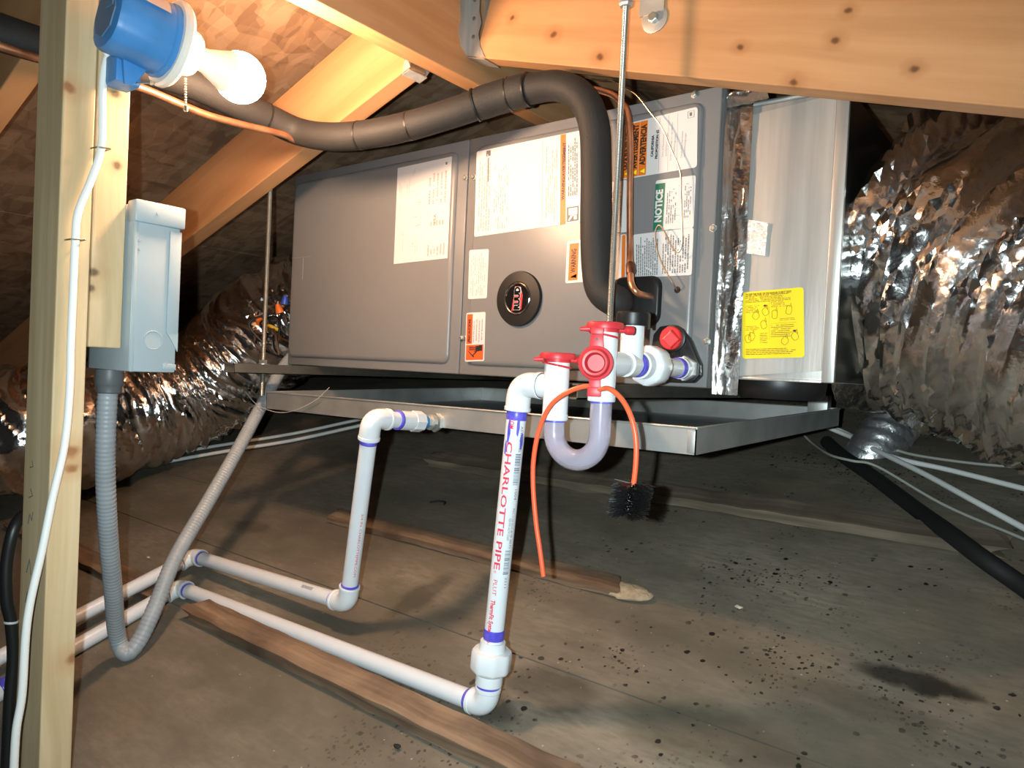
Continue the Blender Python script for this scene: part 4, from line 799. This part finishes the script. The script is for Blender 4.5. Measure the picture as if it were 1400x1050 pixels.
# print on the riser
A0 = E1 + RD * 0.0; VW = math.radians(38)
def pr(body, x, ang, size, ln, bold=0, m=REDINK, nm='lettering', shear=0):
    g = text_geo(body, size, 'LEFT', shear, bold); w = max(v.x for v in g[0]) - min(v.x for v in g[0]); k = ln / w
    g = ([V(v.x * k + x, v.y, 0) for v in g[0]], g[1]); part(dr, nm, on_pipe(g, E1, F1, RP + .00035, math.radians(ang)), m, smooth=False)
pr('CHARLOTTE PIPE', .076, 11, .0125, .172, .0002); pr('COM', .044, 13, .009, .015, .0002); pr('PLUT', .262, 13, .0085, .021); pr('ThermFit System', .290, 11, .0090, .048, .0003, shear=.1); pr('0400', .343, 7, .0085, .022)
pr('®', .250, 4, .006, .004)
pr('ASTM D1785', .055, 76, .0055, .034, m=GREYINK); pr('1004', .138, 80, .006, .014, m=GREYINK); pr('PVC 1120 SCH 40 PR 480 PSI', .165, 78, .0050, .054, m=GREYINK); pr('NSF-PW ASTM D2665', .178, 60, .0050, .030, m=GREYINK); pr('2211', .258, 74, .005, .014, m=GREYINK)
R5 = random.Random(5)
def barcode(x0, x1, ang):
    g = []; x = x0
    while x < x1:
        w = R5.choice((.0006, .0012, .0018)); g.append(([V(x, -.0042, 0), V(x + w, -.0042, 0), V(x + w, .0042, 0), V(x, .0042, 0)], [(0, 1, 2, 3)])); x += w + R5.choice((.0007, .0012))
    part(dr, 'barcode', on_pipe(merge(*g), E1, F1, RP + .0003, math.radians(ang)), mat('barcode_ink', (.16, .19, .23), .5), smooth=False)
barcode(.092, .134, 72); barcode(.222, .254, 70)

# red cleanout caps with their tethers
def cap(c, label, dirx, hang):
    t = thing('cleanout_cap', label, 'cap', c)
    part(t, 'lid', lathe([(.0185, -.004), (.0190, -.001), (.0235, 0), (.0240, .002), (.0225, .0035), (.0175, .005), (.0165, .0095), (.015, .0105)] if not hang else [(.0168, -.004), (.0172, 0), (.0232, 0), (.0238, .003), (.0225, .0075), (.0205, .0085)], c, (0, 0, 1), 30), RED)
    e = c + V(dirx[0], dirx[1], 0) * .034
    part(t, 'pull_tab', tube([c + V(dirx[0], dirx[1], 0) * .016, c + V(dirx[0], dirx[1], 0) * .024, c + V(dirx[0], dirx[1], 0) * .026, e, e + V(dirx[0], dirx[1], 0) * .002], [.0036, .0036, .0056, .0058, .0046], 14), RED)
    l = c + V(-dirx[0], -dirx[1], 0) * .019
    part(t, 'lip', tube([l, l + V(-dirx[0], -dirx[1], -.1) * .012], [.0042, .0022], 10), RED)
    ringp = [c + V(.0178 * math.cos(a), .0178 * math.sin(a), -.0075 - .003 * math.sin(a * 1.0 + 1)) for a in [i * math.pi / 14 for i in range(29)]]
    part(t, 'tether_ring', tube(ringp, .0014, 6), RED)
    return t
c1 = cap(T1 + V(0, 0, .0415), 'red rubber cap on the taller tee with a spare plug hanging in front', (.75, .66), True)
cap(T2 + V(0, 0, .0350), 'red rubber cap on the shorter tee at the elbow', (.75, .66), True)
# the spare plug hangs on a strap in front of the first tee
fd = V(.42, -.91, 0).normalized(); sd = fd.cross(V(0, 0, 1)).normalized() * -1
pc = T1 + V(-.0060, -.0215, .0020)
pc = T1 + fd * .0205 + V(-.006, -.003, -.0005)
def facing(c, d, prof, n=32): return lathe(prof, c, d, n)
sc_ = part(c1, 'spare_plug', merge(facing(pc, fd, [(.0205, -.003), (.0212, 0), (.0205, .003), (.0175, .0040), (.0165, .0085), (.0150, .0105), (.0124, .0102), (.0112, .0050), (.0100, -.0015)])), RED, 'round hollow red plug on a strap')
wv = V(-fd.y, fd.x, 0)
def slab(c, hw0, hw1, h0, h1, t): return prism([c + wv * -hw0 + V(0, 0, h0), c + wv * hw0 + V(0, 0, h0), c + wv * hw1 + V(0, 0, h1), c + wv * -hw1 + V(0, 0, h1)], fd * t, .001)
part(sc_, 'strap', merge(slab(pc - fd * .002, .0095, .0075, .012, .036, .004), slab(pc - fd * .002, .0075, .0080, .033, .043, .004)), RED)
part(sc_, 'strap_hole', lathe([(.0016, 0), (.0016, .0006)], pc + fd * .0021 + V(0, 0, .0285), fd, 12), BLACKP)
part(sc_, 'lower_tab', merge(slab(pc - fd * .003, .0078, .0068, -.038, -.016, .0035), slab(pc - fd * .003, .0082, .0082, -.0405, -.029, .0075)), RED)

# cleaning brush: orange cable through the lower tab, black bristles at its end
br = thing('drain_brush', 'orange flexible cleaning brush with black bristles hanging over the trap', 'brush', P['brush'][0])
holec = pc + V(0, 0, -.0335) - fd * .0012
bp_ = [V(*p) for p in P['brush'][:17]]
bp_[9] = holec.copy()
for i, w in ((8, .7), (10, .7), (7, .35), (11, .35)): bp_[i].y += (holec.y - .735) * w
part(br, 'cable', tube(catmull(bp_, 6), .0031, 10), ORANGE)
b0, b1 = V(*P['brush'][15]), V(*P['brush'][17])
bc0 = b0 + (b1 - b0) * .1; R6 = random.Random(8); bs = []
for k in range(1700):
    t = R6.random(); p = bc0 + (b1 - bc0) * t; a = R6.uniform(0, 6.283); l = R6.uniform(.015, .0255)
    d = V(math.cos(a), math.sin(a), R6.uniform(-.35, .2)).normalized(); q = p + d * l; w = d.orthogonal().normalized() * .0008; u = d.cross(w)
    bs.append(([p + w, p - w * .5 + u * .9, p - w * .5 - u * .9, q + w * .6, q - w * .3 + u * .5, q - w * .3 - u * .5], [(0, 1, 4, 3), (1, 2, 5, 4), (2, 0, 3, 5), (3, 4, 5)]))
part(br, 'bristles', merge(*bs), BRISTLE, 'black bristles', smooth=False, kind='stuff')
part(br, 'twisted_core', tube([b0, b1], .002, 8), ZINC)

# ---------------------------------------------------------------- overflow pipe from the pan
sd2 = thing('overflow_pipe', 'white PVC overflow pipe from the pan down to the old roof deck', 'pipe', V(*P['pipe2'][0]))
F2, C2, D2 = V(*P['pipe2'][0]), V(*P['pipe2'][1]), V(*P['pipe2'][4]); Q0, Q1 = V(*P['panport'][0]), V(*P['panport'][1])
QD = (Q1 - Q0).normalized(); R2D = (F2 - Q1).normalized()
part(sd2, 'pan_fitting', merge(lathe([(.0165, 0), (.0165, .006), (.010, .0065), (.0098, .036)], Q0, QD, 6), lathe([(.0135, .010), (.0135, .018), (.010, .019)], Q0, QD, 18)), GALV, 'metal threaded pan fitting', smooth=False)
part(sd2, 'blue_washer', ring(Q0 + QD * .033, QD, .0122, .010, 20), mat('blue_thread_seal', (.03, .20, .50), .4), 'blue thread seal')
part(sd2, 'hex_adapter', merge(lathe([(.0165, .038), (.0178, .040), (.0178, .060), (.0165, .062)], Q0, QD, 8), lathe([(.0160, .060), (.0160, .088)], Q0, QD, 22)), FITTING, smooth=False)
primer(Q0 + QD * .092, QD, .0164, .006, sd2)
part(sd2, 'pipe', cyl(Q0 + QD * .07, Q1 - QD * .01, RP, 22), PVC)
elbow(Q1, Q0, F2, .036, sd2); part(sd2, 'riser_pipe', cyl(Q1 + R2D * .02, F2 - R2D * .02, RP, 22), PVC); primer(Q1 + R2D * .040, R2D, par=sd2); primer(F2 - R2D * .036, R2D, .0150, .004, sd2)
elbow(F2, Q1, C2, .034, sd2); A2 = (C2 - F2).normalized(); part(sd2, 'floor_pipe', cyl(F2 + A2 * .02, C2 - A2 * .012, RP, 22), PVC); primer(C2 - A2 * .034, A2, par=sd2); primer(F2 + A2 * .037, A2, .0145, .004, sd2)
elbow(C2, F2, D2, .031, sd2); B2 = (D2 - C2).normalized(); part(sd2, 'floor_pipe', cyl(C2 + B2 * .012, D2 + B2 * .5, RP, 22), PVC)
g = text_geo('3/4 IN. CHARLOTTEPIPE.COM', .0062); w = max(v.x for v in g[0]); L2 = (F2 - Q1).length
part(sd2, 'lettering', on_pipe(([V(v.x * .115 / w + L2 * .48, v.y, 0) for v in g[0]], g[1]), Q1, F2, RP + .0003, math.radians(72)), REDINK, smooth=False)
part(sd2, 'barcode', on_pipe(merge(*[([V(x, -.003, 0), V(x + .0014, -.003, 0), V(x + .0014, .003, 0), V(x, .003, 0)], [(0, 1, 2, 3)]) for x in [.085 + .0028 * k for k in range(11)]]), F2, C2, RP + .0003, math.radians(-50)), GREYINK, smooth=False)
# ---------------------------------------------------------------- post with its side piece
po = board('wooden_post', (-1.0645, .375, floor_z(.375) + .004), (-1.0645, .375, 1.478), (1, 0, 0), .089, .038, STUD)
knots(po, P['knots_post'], .007, (.30, .13, .05), (.50, .27, .12))
tag(po, 'upright stud post with pencil marks standing on the old roof deck', 'post')
pm = mat('pencil_mark', (.10, .09, .07), .7)
mk = []
for (z, pts_) in ((.80, [(0, 0), (.012, .004), (.004, .012)]), (.765, [(0, 0), (.004, .014), (.012, .006), (.015, .018)]), (.84, [(0, 0), (.010, .002), (.006, .010)]), (.70, [(0, 0), (.01, .02), (.016, 0)]), (.66, [(0, 0), (.006, .016), (.014, .002)])):
    mk.append(tube([V(-1.085 + a, .3555, z + b) for a, b in pts_], .0007, 5))
g = merge(*mk); Mi = po.matrix_basis.inverted(); o = build('pencil_mark', ([Mi @ v for v in g[0]], g[1]), pm); o.parent = po; o.location = (0, 0, 0)
sc2 = board('scab_board', (-1.0645, .4165, 1.003), (-1.0645, .4165, 1.478), (1, 0, 0), .089, .041, STUD)
knots(sc2, P['knots_scab'], .0055, (.13, .085, .045), (.42, .28, .14))
tag(sc2, 'short stud piece nailed to the post, cut off above the conduit fitting', 'board')

# ---------------------------------------------------------------- work light on the post
LX, LZ = -.966, 1.413
AXL = V(.02, 1, -.10).normalized()
wl = thing('work_light', 'blue box lampholder with a lit bulb and pull chain nailed to the post', 'lamp', (LX, .38, LZ - .05))
b0 = V(LX, .381, LZ + .002)
rib = lambda a, r, t: r * (1 + .035 * (1 if abs(math.sin(a * 2)) > .8 else 0))
part(wl, 'outlet_box', lathe([(.030, 0), (.041, .002), (.0435, .008), (.0455, .066), (.0475, .068), (.0475, .074)], b0, AXL, 48, mod=rib), BLUEP, 'blue plastic outlet box', sharp=30)
part(wl, 'back_plate', merge(lathe([(.030, -.0015), (.030, .001)], b0, AXL, 8), box((LX - .012, .3785, LZ - .03), (LX + .012, .3805, LZ - .008), .001), box((LX + .004, .3785, LZ + .006), (LX + .024, .3805, LZ + .03), .001)), mat('dusty_blue', (.10, .17, .27), .6), smooth=False)
part(wl, 'nail_bracket', merge(box((LX - .052, .400, LZ - .070), (LX - .012, .432, LZ - .034), .003), prism([V(LX - .01, .404, LZ - .035), V(LX - .01, .440, LZ - .040), V(LX - .01, .420, LZ - .072), V(LX - .01, .408, LZ - .074)], (.006, 0, 0), .001)), BLUEP)
part(wl, 'nail', lathe([(.0012, 0), (.0012, .03), (.0034, .031), (.0034, .033)], (LX - .012, .424, LZ - .067), (1, .2, -.1), 8), ZINC)
d0 = b0 + AXL * .074
part(wl, 'lampholder', lathe([(.054, 0), (.0572, .003), (.0572, .009), (.053, .014), (.040, .017), (.033, .021), (.029, .036), (.026, .040)], d0, AXL, 48), IVORY, 'ivory round lampholder')
ul = AXL.cross(V(0, 0, 1)).normalized(); vl = ul.cross(AXL)
wlq = [[b0 + AXL * t + (ul * math.sin(a) + vl * math.cos(a)) * .0480 for a in [.55 + .08 * k for k in range(9)]] for t in (.016, .058)]
part(wl, 'worn_label', (wlq[0] + wlq[1], [(k, k + 1, k + 10, k + 9) for k in range(8)]), SHADE, smooth=False)
part(wl, 'neck', lathe([(.0140, 0), (.0165, .018), (.024, .038), (.0290, .050)], d0 + AXL * .036, AXL, 32), mat('bulb_neck', (.85, .82, .78), .35))
bl = []
for i in range(13):
    a = -.55 + (math.pi / 2 + .55) * i / 12; bl.append((max(.0352 * math.cos(a), .0005), .0352 * math.sin(a)))
part(wl, 'bulb', lathe(bl, d0 + AXL * .106, AXL, 32), BULB, 'glowing warm bulb globe')
ch = V(LX + .018, d0.y + .020, LZ - .05)
part(wl, 'pull_chain', merge(*[lathe([(.0004, -.0016), (.0014, -.0009), (.0017, 0), (.0014, .0009), (.0004, .0016)], ch + V(0, .0006 * k * .2, -.0034 * k), (0, 0, 1), 8) for k in range(11)], tube([ch, ch + V(0, .002, -.036)], .0006, 6), lathe([(.001, 0), (.0028, .001), (.0024, .007), (.001, .008)], ch + V(0, .002, -.043), (0, 0, 1), 10)), mat('chain_brass', (.75, .68, .55), .3, 1))

# ---------------------------------------------------------------- grey disconnect box with conduit
BX0, BX1, BY0, BY1, BZ0, BZ1 = -1.148, -1.004, .4405, .504, .9725, 1.200
db = thing('disconnect_box', 'grey enamel electrical disconnect box beside the post', 'electrical box', (BX0, BY0, BZ0))
part(db, 'enclosure', box((BX0, BY0, BZ0), (BX1, BY1, BZ1), .0025), GREYBOX)
part(db, 'hood', merge(box((BX1 - .02, BY0 - .001, BZ1 - .026), (BX1 + .006, BY1 + .0045, BZ1 + .004), .003), box((BX1 - .001, BY0 + .001, BZ0 + .0), (BX1 + .0012, BY0 + .006, BZ1 - .02), .001)), GREYBOX, 'overlapping lid edge')
part(db, 'side_fold', merge(box((BX1 - .001, BY1 - .0155, BZ0 + .055), (BX1 + .0032, BY1 + .001, BZ1 - .03), .0012), prism([V(BX1 + .0002, BY1 - .0155, BZ0 + .056), V(BX1 + .0002, BY1 + .001, BZ0 + .056), V(BX1 + .0002, BY1 + .001, BZ0 + .03), V(BX1 + .0002, BY1 - .008, BZ0 + .045)], (.0026, 0, 0)), box((BX1 - .001, BY0 + .045, BZ0 + .004), (BX1 + .0014, BY1 + .0004, BZ0 + .012), .0006)), GREYBOX, 'folded flange')
kc = V(BX1, BY0 + .031, BZ0 + .044)
part(db, 'knockout', merge(tube([kc + V(.0004, .0125 * math.cos(a), .0125 * math.sin(a)) for a in [i * math.pi / 16 for i in range(33)]], .0009, 6), lathe([(.0115, 0), (.0112, .0006)], kc, (1, 0, 0), 28)), GREYBOX, 'round knockout')
for y_, z_ in ((BY0 + .028, BZ1 - .011), (BY0 + .008, BZ1 - .05), (BY0 + .008, BZ1 - .062), (BY0 + .050, BZ0 + .012)):
    part(db, 'screw', lathe([(.0020, 0), (.0018, .0012)], (BX1 + (.006 if z_ > BZ1 - .02 else .0004), y_, z_), (1, 0, 0), 10), GREYBOX)
part(db, 'bottom_bolt', lathe([(.004, 0), (.004, .004)], (BX0 + .01, BY0 + .004, BZ0 + .012), (0, -1, 0), 6), ZINC, smooth=False)

cd = thing('flexible_conduit', 'grey liquid-tight conduit looping from the disconnect box to the air handler', 'conduit', P['conduit'][0])
cp = catmull(P['conduit'] + [(-1.525, 1.075, 1.02), (-1.53, 1.17, 1.06), (-1.492, 1.23, 1.075)], 12)
rs = [.0137 + .00035 * math.sin(i * 2.1) for i in range(len(cp))]
fine = []
for a, b in zip(cp, cp[1:]):
    k = max(1, int((b - a).length / .0016)); fine += [a + (b - a) * (j / k) for j in range(k)]
part(cd, 'hose', tube(fine, [.0136 + .00045 * math.sin(i * 1.6) for i in range(len(fine))], 20), CONDUIT)
cx, cy = P['conduit'][0][0], P['conduit'][0][1]
part(cd, 'fitting', lathe([(.0150, 0), (.0185, -.001), (.0190, -.006), (.0190, -.022), (.0180, -.024), (.0172, -.026), (.0168, -.034), (.0150, -.036)], (cx, cy, .9725), (0, 0, 1), 32), mat('dark_grey_fitting', (.10, .11, .115), .45), 'dark grey compression fitting')

# ---------------------------------------------------------------- cables on the post
wc = thing('white_cable', 'white sheathed cable stapled down the post from the blue box', 'cable', P['white_cable'][0])
part(wc, 'jacket', tube(catmull([(LX - .02, .392, LZ - .036)] + [tuple(p) for p in P['white_cable']], 6), .0048, 12), WHITEC)
for z_, y_ in ((1.268, None), (1.11, None)):
    q = min((V(*p) for p in P['white_cable']), key=lambda p: abs(p.z - z_)); 
    part(wc, 'staple', tube(bend(q + V(-.008, -.009, .001), q + V(.0065, -.0075, .001), q + V(.0065, .0075, .003), .003, 3) + bend(q + V(.0065, .0075, .003), q + V(.0065, .009, .003), q + V(-.008, .009, .003), .001, 2)[2:], .0011, 6), STRUTM)
bc_ = thing('black_cable', 'black cable hanging beside the bottom of the post with a clear tie', 'cable', P['black_cable'][-1])
part(bc_, 'jacket', tube(catmull(P['black_cable'], 6), .0075, 12), BLACKP)
part(bc_, 'tie', ring(V(*P['black_cable'][5]), (0, .1, 1), .0086, .003, 16), mat('clear_tie', (.5, .5, .5), .3))

# ---------------------------------------------------------------- thin wires at the handler
ts = thing('thermostat_wire', 'thin bare silvery wire looping over the labels into a grommet', 'wire', P['tstat'][-1])
part(ts, 'wire', tube(catmull(P['tstat'], 6), .0011, 6), mat('silver_wire', (.55, .48, .38), .35, 1))
part(ts, 'grommet', lathe([(.0075, 0), (.0082, .004), (.0050, .008)], (P['tstat'][-1][0], HY0 - .001, P['tstat'][-1][2]), OUT, 8), BLACKP, smooth=False)
sw = solo('stray_wire', tube(catmull(P['strayw'], 6), .0007, 6), mat('pale_wire', (.5, .48, .42), .5), 'thin pale loose wire drooping past the corner of the pan', 'wire')
wn = thing('wire_splice', 'bundle of spliced wires with orange and blue wire nuts', 'wiring', P['wirenuts'][4])
W = [V(*p) for p in P['wirenuts']]
def nut(p, d, m): return part(wn, 'wire_nut', lathe([(.0105, 0), (.0100, .004), (.0075, .016), (.0045, .023), (.002, .024)], p, d, 12), m)
nut(W[0], (-.5, 0, .5), NUT_O); nut(W[1], (-.2, -.3, 1), NUT_O); nut(W[2] + V(0, 0, 0), (.1, 0, 1), NUT_B)
R7 = random.Random(4)
for k in range(9):
    a = W[5] + V(R7.uniform(-.04, .03), R7.uniform(-.02, .05), R7.uniform(-.045, .015)); b = W[R7.choice((0, 1, 3, 4))]; c = (a + b) / 2 + V(R7.uniform(-.05, .03), R7.uniform(-.05, .02), R7.uniform(-.02, .05))
    part(wn, 'wire', tube(catmull([a, c, b, b + V(.02, .01, -.03)], 6), .0028, 8), [BLACKP, BLACKP, mat('brown_wire', (.10, .05, .03), .5)][k % 3])
part(wn, 'wire', tube(catmull([W[3] + V(-.03, 0, -.006), W[3] + V(-.01, -.01, .006), W[3] + V(.02, 0, -.004)], 6), .0045, 8), NUT_Y)
part(wn, 'wire', tube(catmull([W[3] + V(.0, .01, -.03), W[3] + V(.02, .0, -.02), W[3] + V(.035, 0, -.03)], 6), .0045, 8), mat('brass', (.62, .42, .2), .35, 1))
loopc = V(-1.56, 1.07, 1.085)
part(wn, 'wire_loop', tube([loopc + V(.045 * math.cos(a), 0, .05 * math.sin(a)) for a in [1.2 + i * .3 for i in range(14)]], .0035, 8), BLACKP)
part(wn, 'opening_shade', box((-1.60, 1.12, .99), (-1.49, 1.20, 1.10), .006), BLACKP, 'black block standing in for the dark opening behind the wires')  # solid black block painting the shade of an opening

# ---------------------------------------------------------------- foil flexible ducts
def flex(path, r, pitch, amp, crumb, seed, n=84, step=.008, twist=0.0):
    pts = catmull(path, 14); fine = [pts[0]]
    for a, b in zip(pts, pts[1:]):
        k = max(1, int((b - a).length / step)); fine += [a + (b - a) * ((j + 1) / k) for j in range(k)]
    m = len(fine); T = [(fine[min(i + 1, m - 1)] - fine[max(i - 1, 0)]).normalized() for i in range(m)]
    u = T[0].orthogonal().normalized(); vs, fs = [], []; s = 0
    for i in range(m):
        if i: s += (fine[i] - fine[i - 1]).length
        u = (u - T[i] * u.dot(T[i])).normalized(); w = T[i].cross(u)
        for j in range(n):
            a = 2 * math.pi * j / n
            C_, S_ = math.cos(a) * r, math.sin(a) * r
            sh = s + .22 * r * math.sin(a + seed) + .035 * noise.noise(Vector((C_ * 7, S_ * 7, s * 6 + seed)))
            ph = sh / pitch                                                  # the wire coil, pulled about
            saw = abs(math.sin(math.pi * ph)) ** .7
            f1 = 1 - 2 * abs(noise.noise(Vector((C_ * 2.4, S_ * 2.4, sh * 22 + seed))))    # long folds round the hose
            f2 = 1 - 2 * abs(noise.noise(Vector((C_ * 6, S_ * 6, sh * 46 + seed * 2))))
            f3 = noise.noise(Vector((C_ * 20, S_ * 20, sh * 90 + seed * 3)))
            rr_ = r - amp * .5 + amp * saw * (.6 + .4 * f2) + crumb * (.75 * f1 + .32 * f2 + .10 * f3 - .6)
            vs.append(fine[i] + rr_ * (math.cos(a) * u + math.sin(a) * w))
    for i in range(m - 1):
        for j in range(n):
            k = (j + 1) % n; a, b, c, d = i * n + j, i * n + k, (i + 1) * n + k, (i + 1) * n + j
            fs += [(a, b, c), (a, c, d)] if (i + j) % 2 else [(a, b, d), (b, c, d)]
    fs.append(tuple(range(n))[::-1]); fs.append(tuple((m - 1) * n + j for j in range(n)))
    return vs, fs
dl = thing('flexible_duct', 'silver foil flexible duct lying behind the post and conduit', 'duct', P['ductL'][0])
part(dl, 'foil_jacket', flex(P['ductL'], .176, .034, .012, .022, 3.0, 150, .005), FOIL, sharp=30)
RD_PATH = [(-.300, 1.315, 1.205), (-.235, 1.315, 1.200), (-.13, 1.295, 1.175), (.02, 1.25, 1.12), (.20, 1.17, 1.035), (.42, 1.12, .92), (.62, 1.03, .84)]
dr2 = thing('flexible_duct', 'big crinkled foil flexible duct leaving the plenum at the near end', 'duct', RD_PATH[0])
part(dr2, 'foil_jacket', flex(RD_PATH[1:], .232, .075, .016, .034, 11.0, 190, .005), FOIL, sharp=30)
part(dr2, 'taped_collar', flex([(-.268, 1.30, 1.205), (-.22, 1.30, 1.200), (-.17, 1.295, 1.187)], .180, .2, .004, .030, 21.0, 130, .004), TAPE, 'foil taped collar', sharp=24)
b3 = thing('flexible_duct', 'dark ribbed foil duct high up behind the rafter', 'duct', (-.30, 1.75, 1.30))
part(b3, 'foil_jacket', flex([(-.36, 1.74, 1.365), (-.2, 1.72, 1.345), (.0, 1.70, 1.29), (.2, 1.68, 1.22)], .10, .024, .012, .004, 31.0, 60, .005), FOIL, smooth=False)
sm = thing('insulated_pipe_stub', 'small foil wrapped pipe on the roof deck beyond the pan', 'pipe', P['smallduct'][0])
part(sm, 'foil_wrap', flex(P['smallduct'], .054, .020, .005, .008, 41.0, 60, .003), STUBFOIL, sharp=24)

# ---------------------------------------------------------------- lines on the deck beyond the pan
hz = solo('black_hose', tube(catmull(P['hose'], 6), .0145, 16), mat('black_hose_skin', (.010, .010, .010), .7), 'black foam covered hose running across the deck below the big foil duct', 'hose', base=P['hose'][0])
for key, lab, r, m in (('cabA', 'long white cable crossing the deck below the pan, lower of the two', .0058, WHITEC), ('cabB', 'long white cable crossing the deck behind the pan, upper of the two', .0055, WHITEC), ('cabC', 'thin grey cable looping over the black hose', .0028, mat('grey_thin_cable', (.42, .42, .38), .5)), ('cabD', 'thin grey cable running from the foil stub under the big duct', .0032, mat('grey_thin_cable', (.42, .42, .38), .5))):
    solo('deck_cable', tube(catmull(P[key], 6), r, 10), m, lab, 'cable', base=P[key][0])

# ---------------------------------------------------------------- battens left on the old deck
def batten(x0, x1, y, w, t, m, label, seed, ang=0.0, tip=None):
    up = NFL; a = V(x0, y - ang * abs(x1 - x0) / 2, floor_z(y - ang * abs(x1 - x0) / 2)) + up * (t / 2 + .0012); b = V(x1, y + ang * abs(x1 - x0) / 2, floor_z(y + ang * abs(x1 - x0) / 2)) + up * (t / 2 + .0012)
    side = (b - a).cross(up)
    o = board('roof_batten', a, b, side, w, t, m, cuts=60, rough=.0032, ends=.05)
    return tag(o, label, 'batten', None)
batten(-1.283, -.16, .7035, .044, .021, OLDWOOD, 'brown splintered batten along the front drain pipe on the deck', 1)
batten(-1.376, -.60, 1.084, .046, .013, OLDWOOD, 'brown splintered batten behind the riser with a broken pale end', 2, .006)
solo('broken_batten_end', from_bm((lambda bm: (bmesh.ops.create_icosphere(bm, subdivisions=3, radius=1), [setattr(v, 'co', V(-.585 + v.co.x * .050, 1.0795 + v.co.y * .020, floor_z(1.0795) + .0075 + v.co.z * .0085 + v.co.y * .006) + V(1, .4, .3) * .006 * noise.noise(v.co * 3)) for v in bm.verts], bm)[2])(bmesh.new())), mat('fresh_split_wood', (.46, .36, .24), .8, 0, .4, 60, .5, 150), 'pale broken wood lump at the end of the brown batten', 'wood', smooth=False)
batten(-2.25, -1.40, .702, .046, .014, OLDWOOD, 'dark brown batten lying under the drain pipes behind the post', 4)
batten(-1.385, -.088, 1.434, .062, .019, GREYWOOD, 'dusty long batten lying on the deck farthest back', 3, .012)

# ---------------------------------------------------------------- bits of debris
tw = P['debris'][0]
solo('dark_twig', tube(catmull([V(*tw) + V(-.02, -.012, .001), V(*tw) + V(-.005, .003, .004), V(*tw) + V(.012, .006, .004), V(*tw) + V(.02, -.006, .001)], 5), .0022, 6), mat('dark_twig', (.015, .012, .01), .8), 'dark curled twig lying on the deck under the pan', 'twig')
t2 = P['debris'][1]
for i, (k, lab, sc) in enumerate(((2, 'small dark dropping on the deck near the front', .006), (4, 'pale wood chip on the deck right of the broken batten', .006), (6, 'pale wood chip on the deck between conduit and post', .005))):
    bm = bmesh.new(); bmesh.ops.create_icosphere(bm, subdivisions=2, radius=1)
    c = V(*P['debris'][k])
    for v in bm.verts: v.co = c + V(v.co.x * sc, v.co.y * sc * .6, v.co.z * .0025) * (1 + .5 * noise.noise(v.co * 2 + V(i * 5, 0, 0)))
    solo('dropping' if k == 2 else 'wood_chip', from_bm(bm), mat('dark_twig', (.015, .012, .01), .8) if k == 2 else mat('pale_chip', (.6, .52, .4), .8), lab, 'debris', smooth=False)
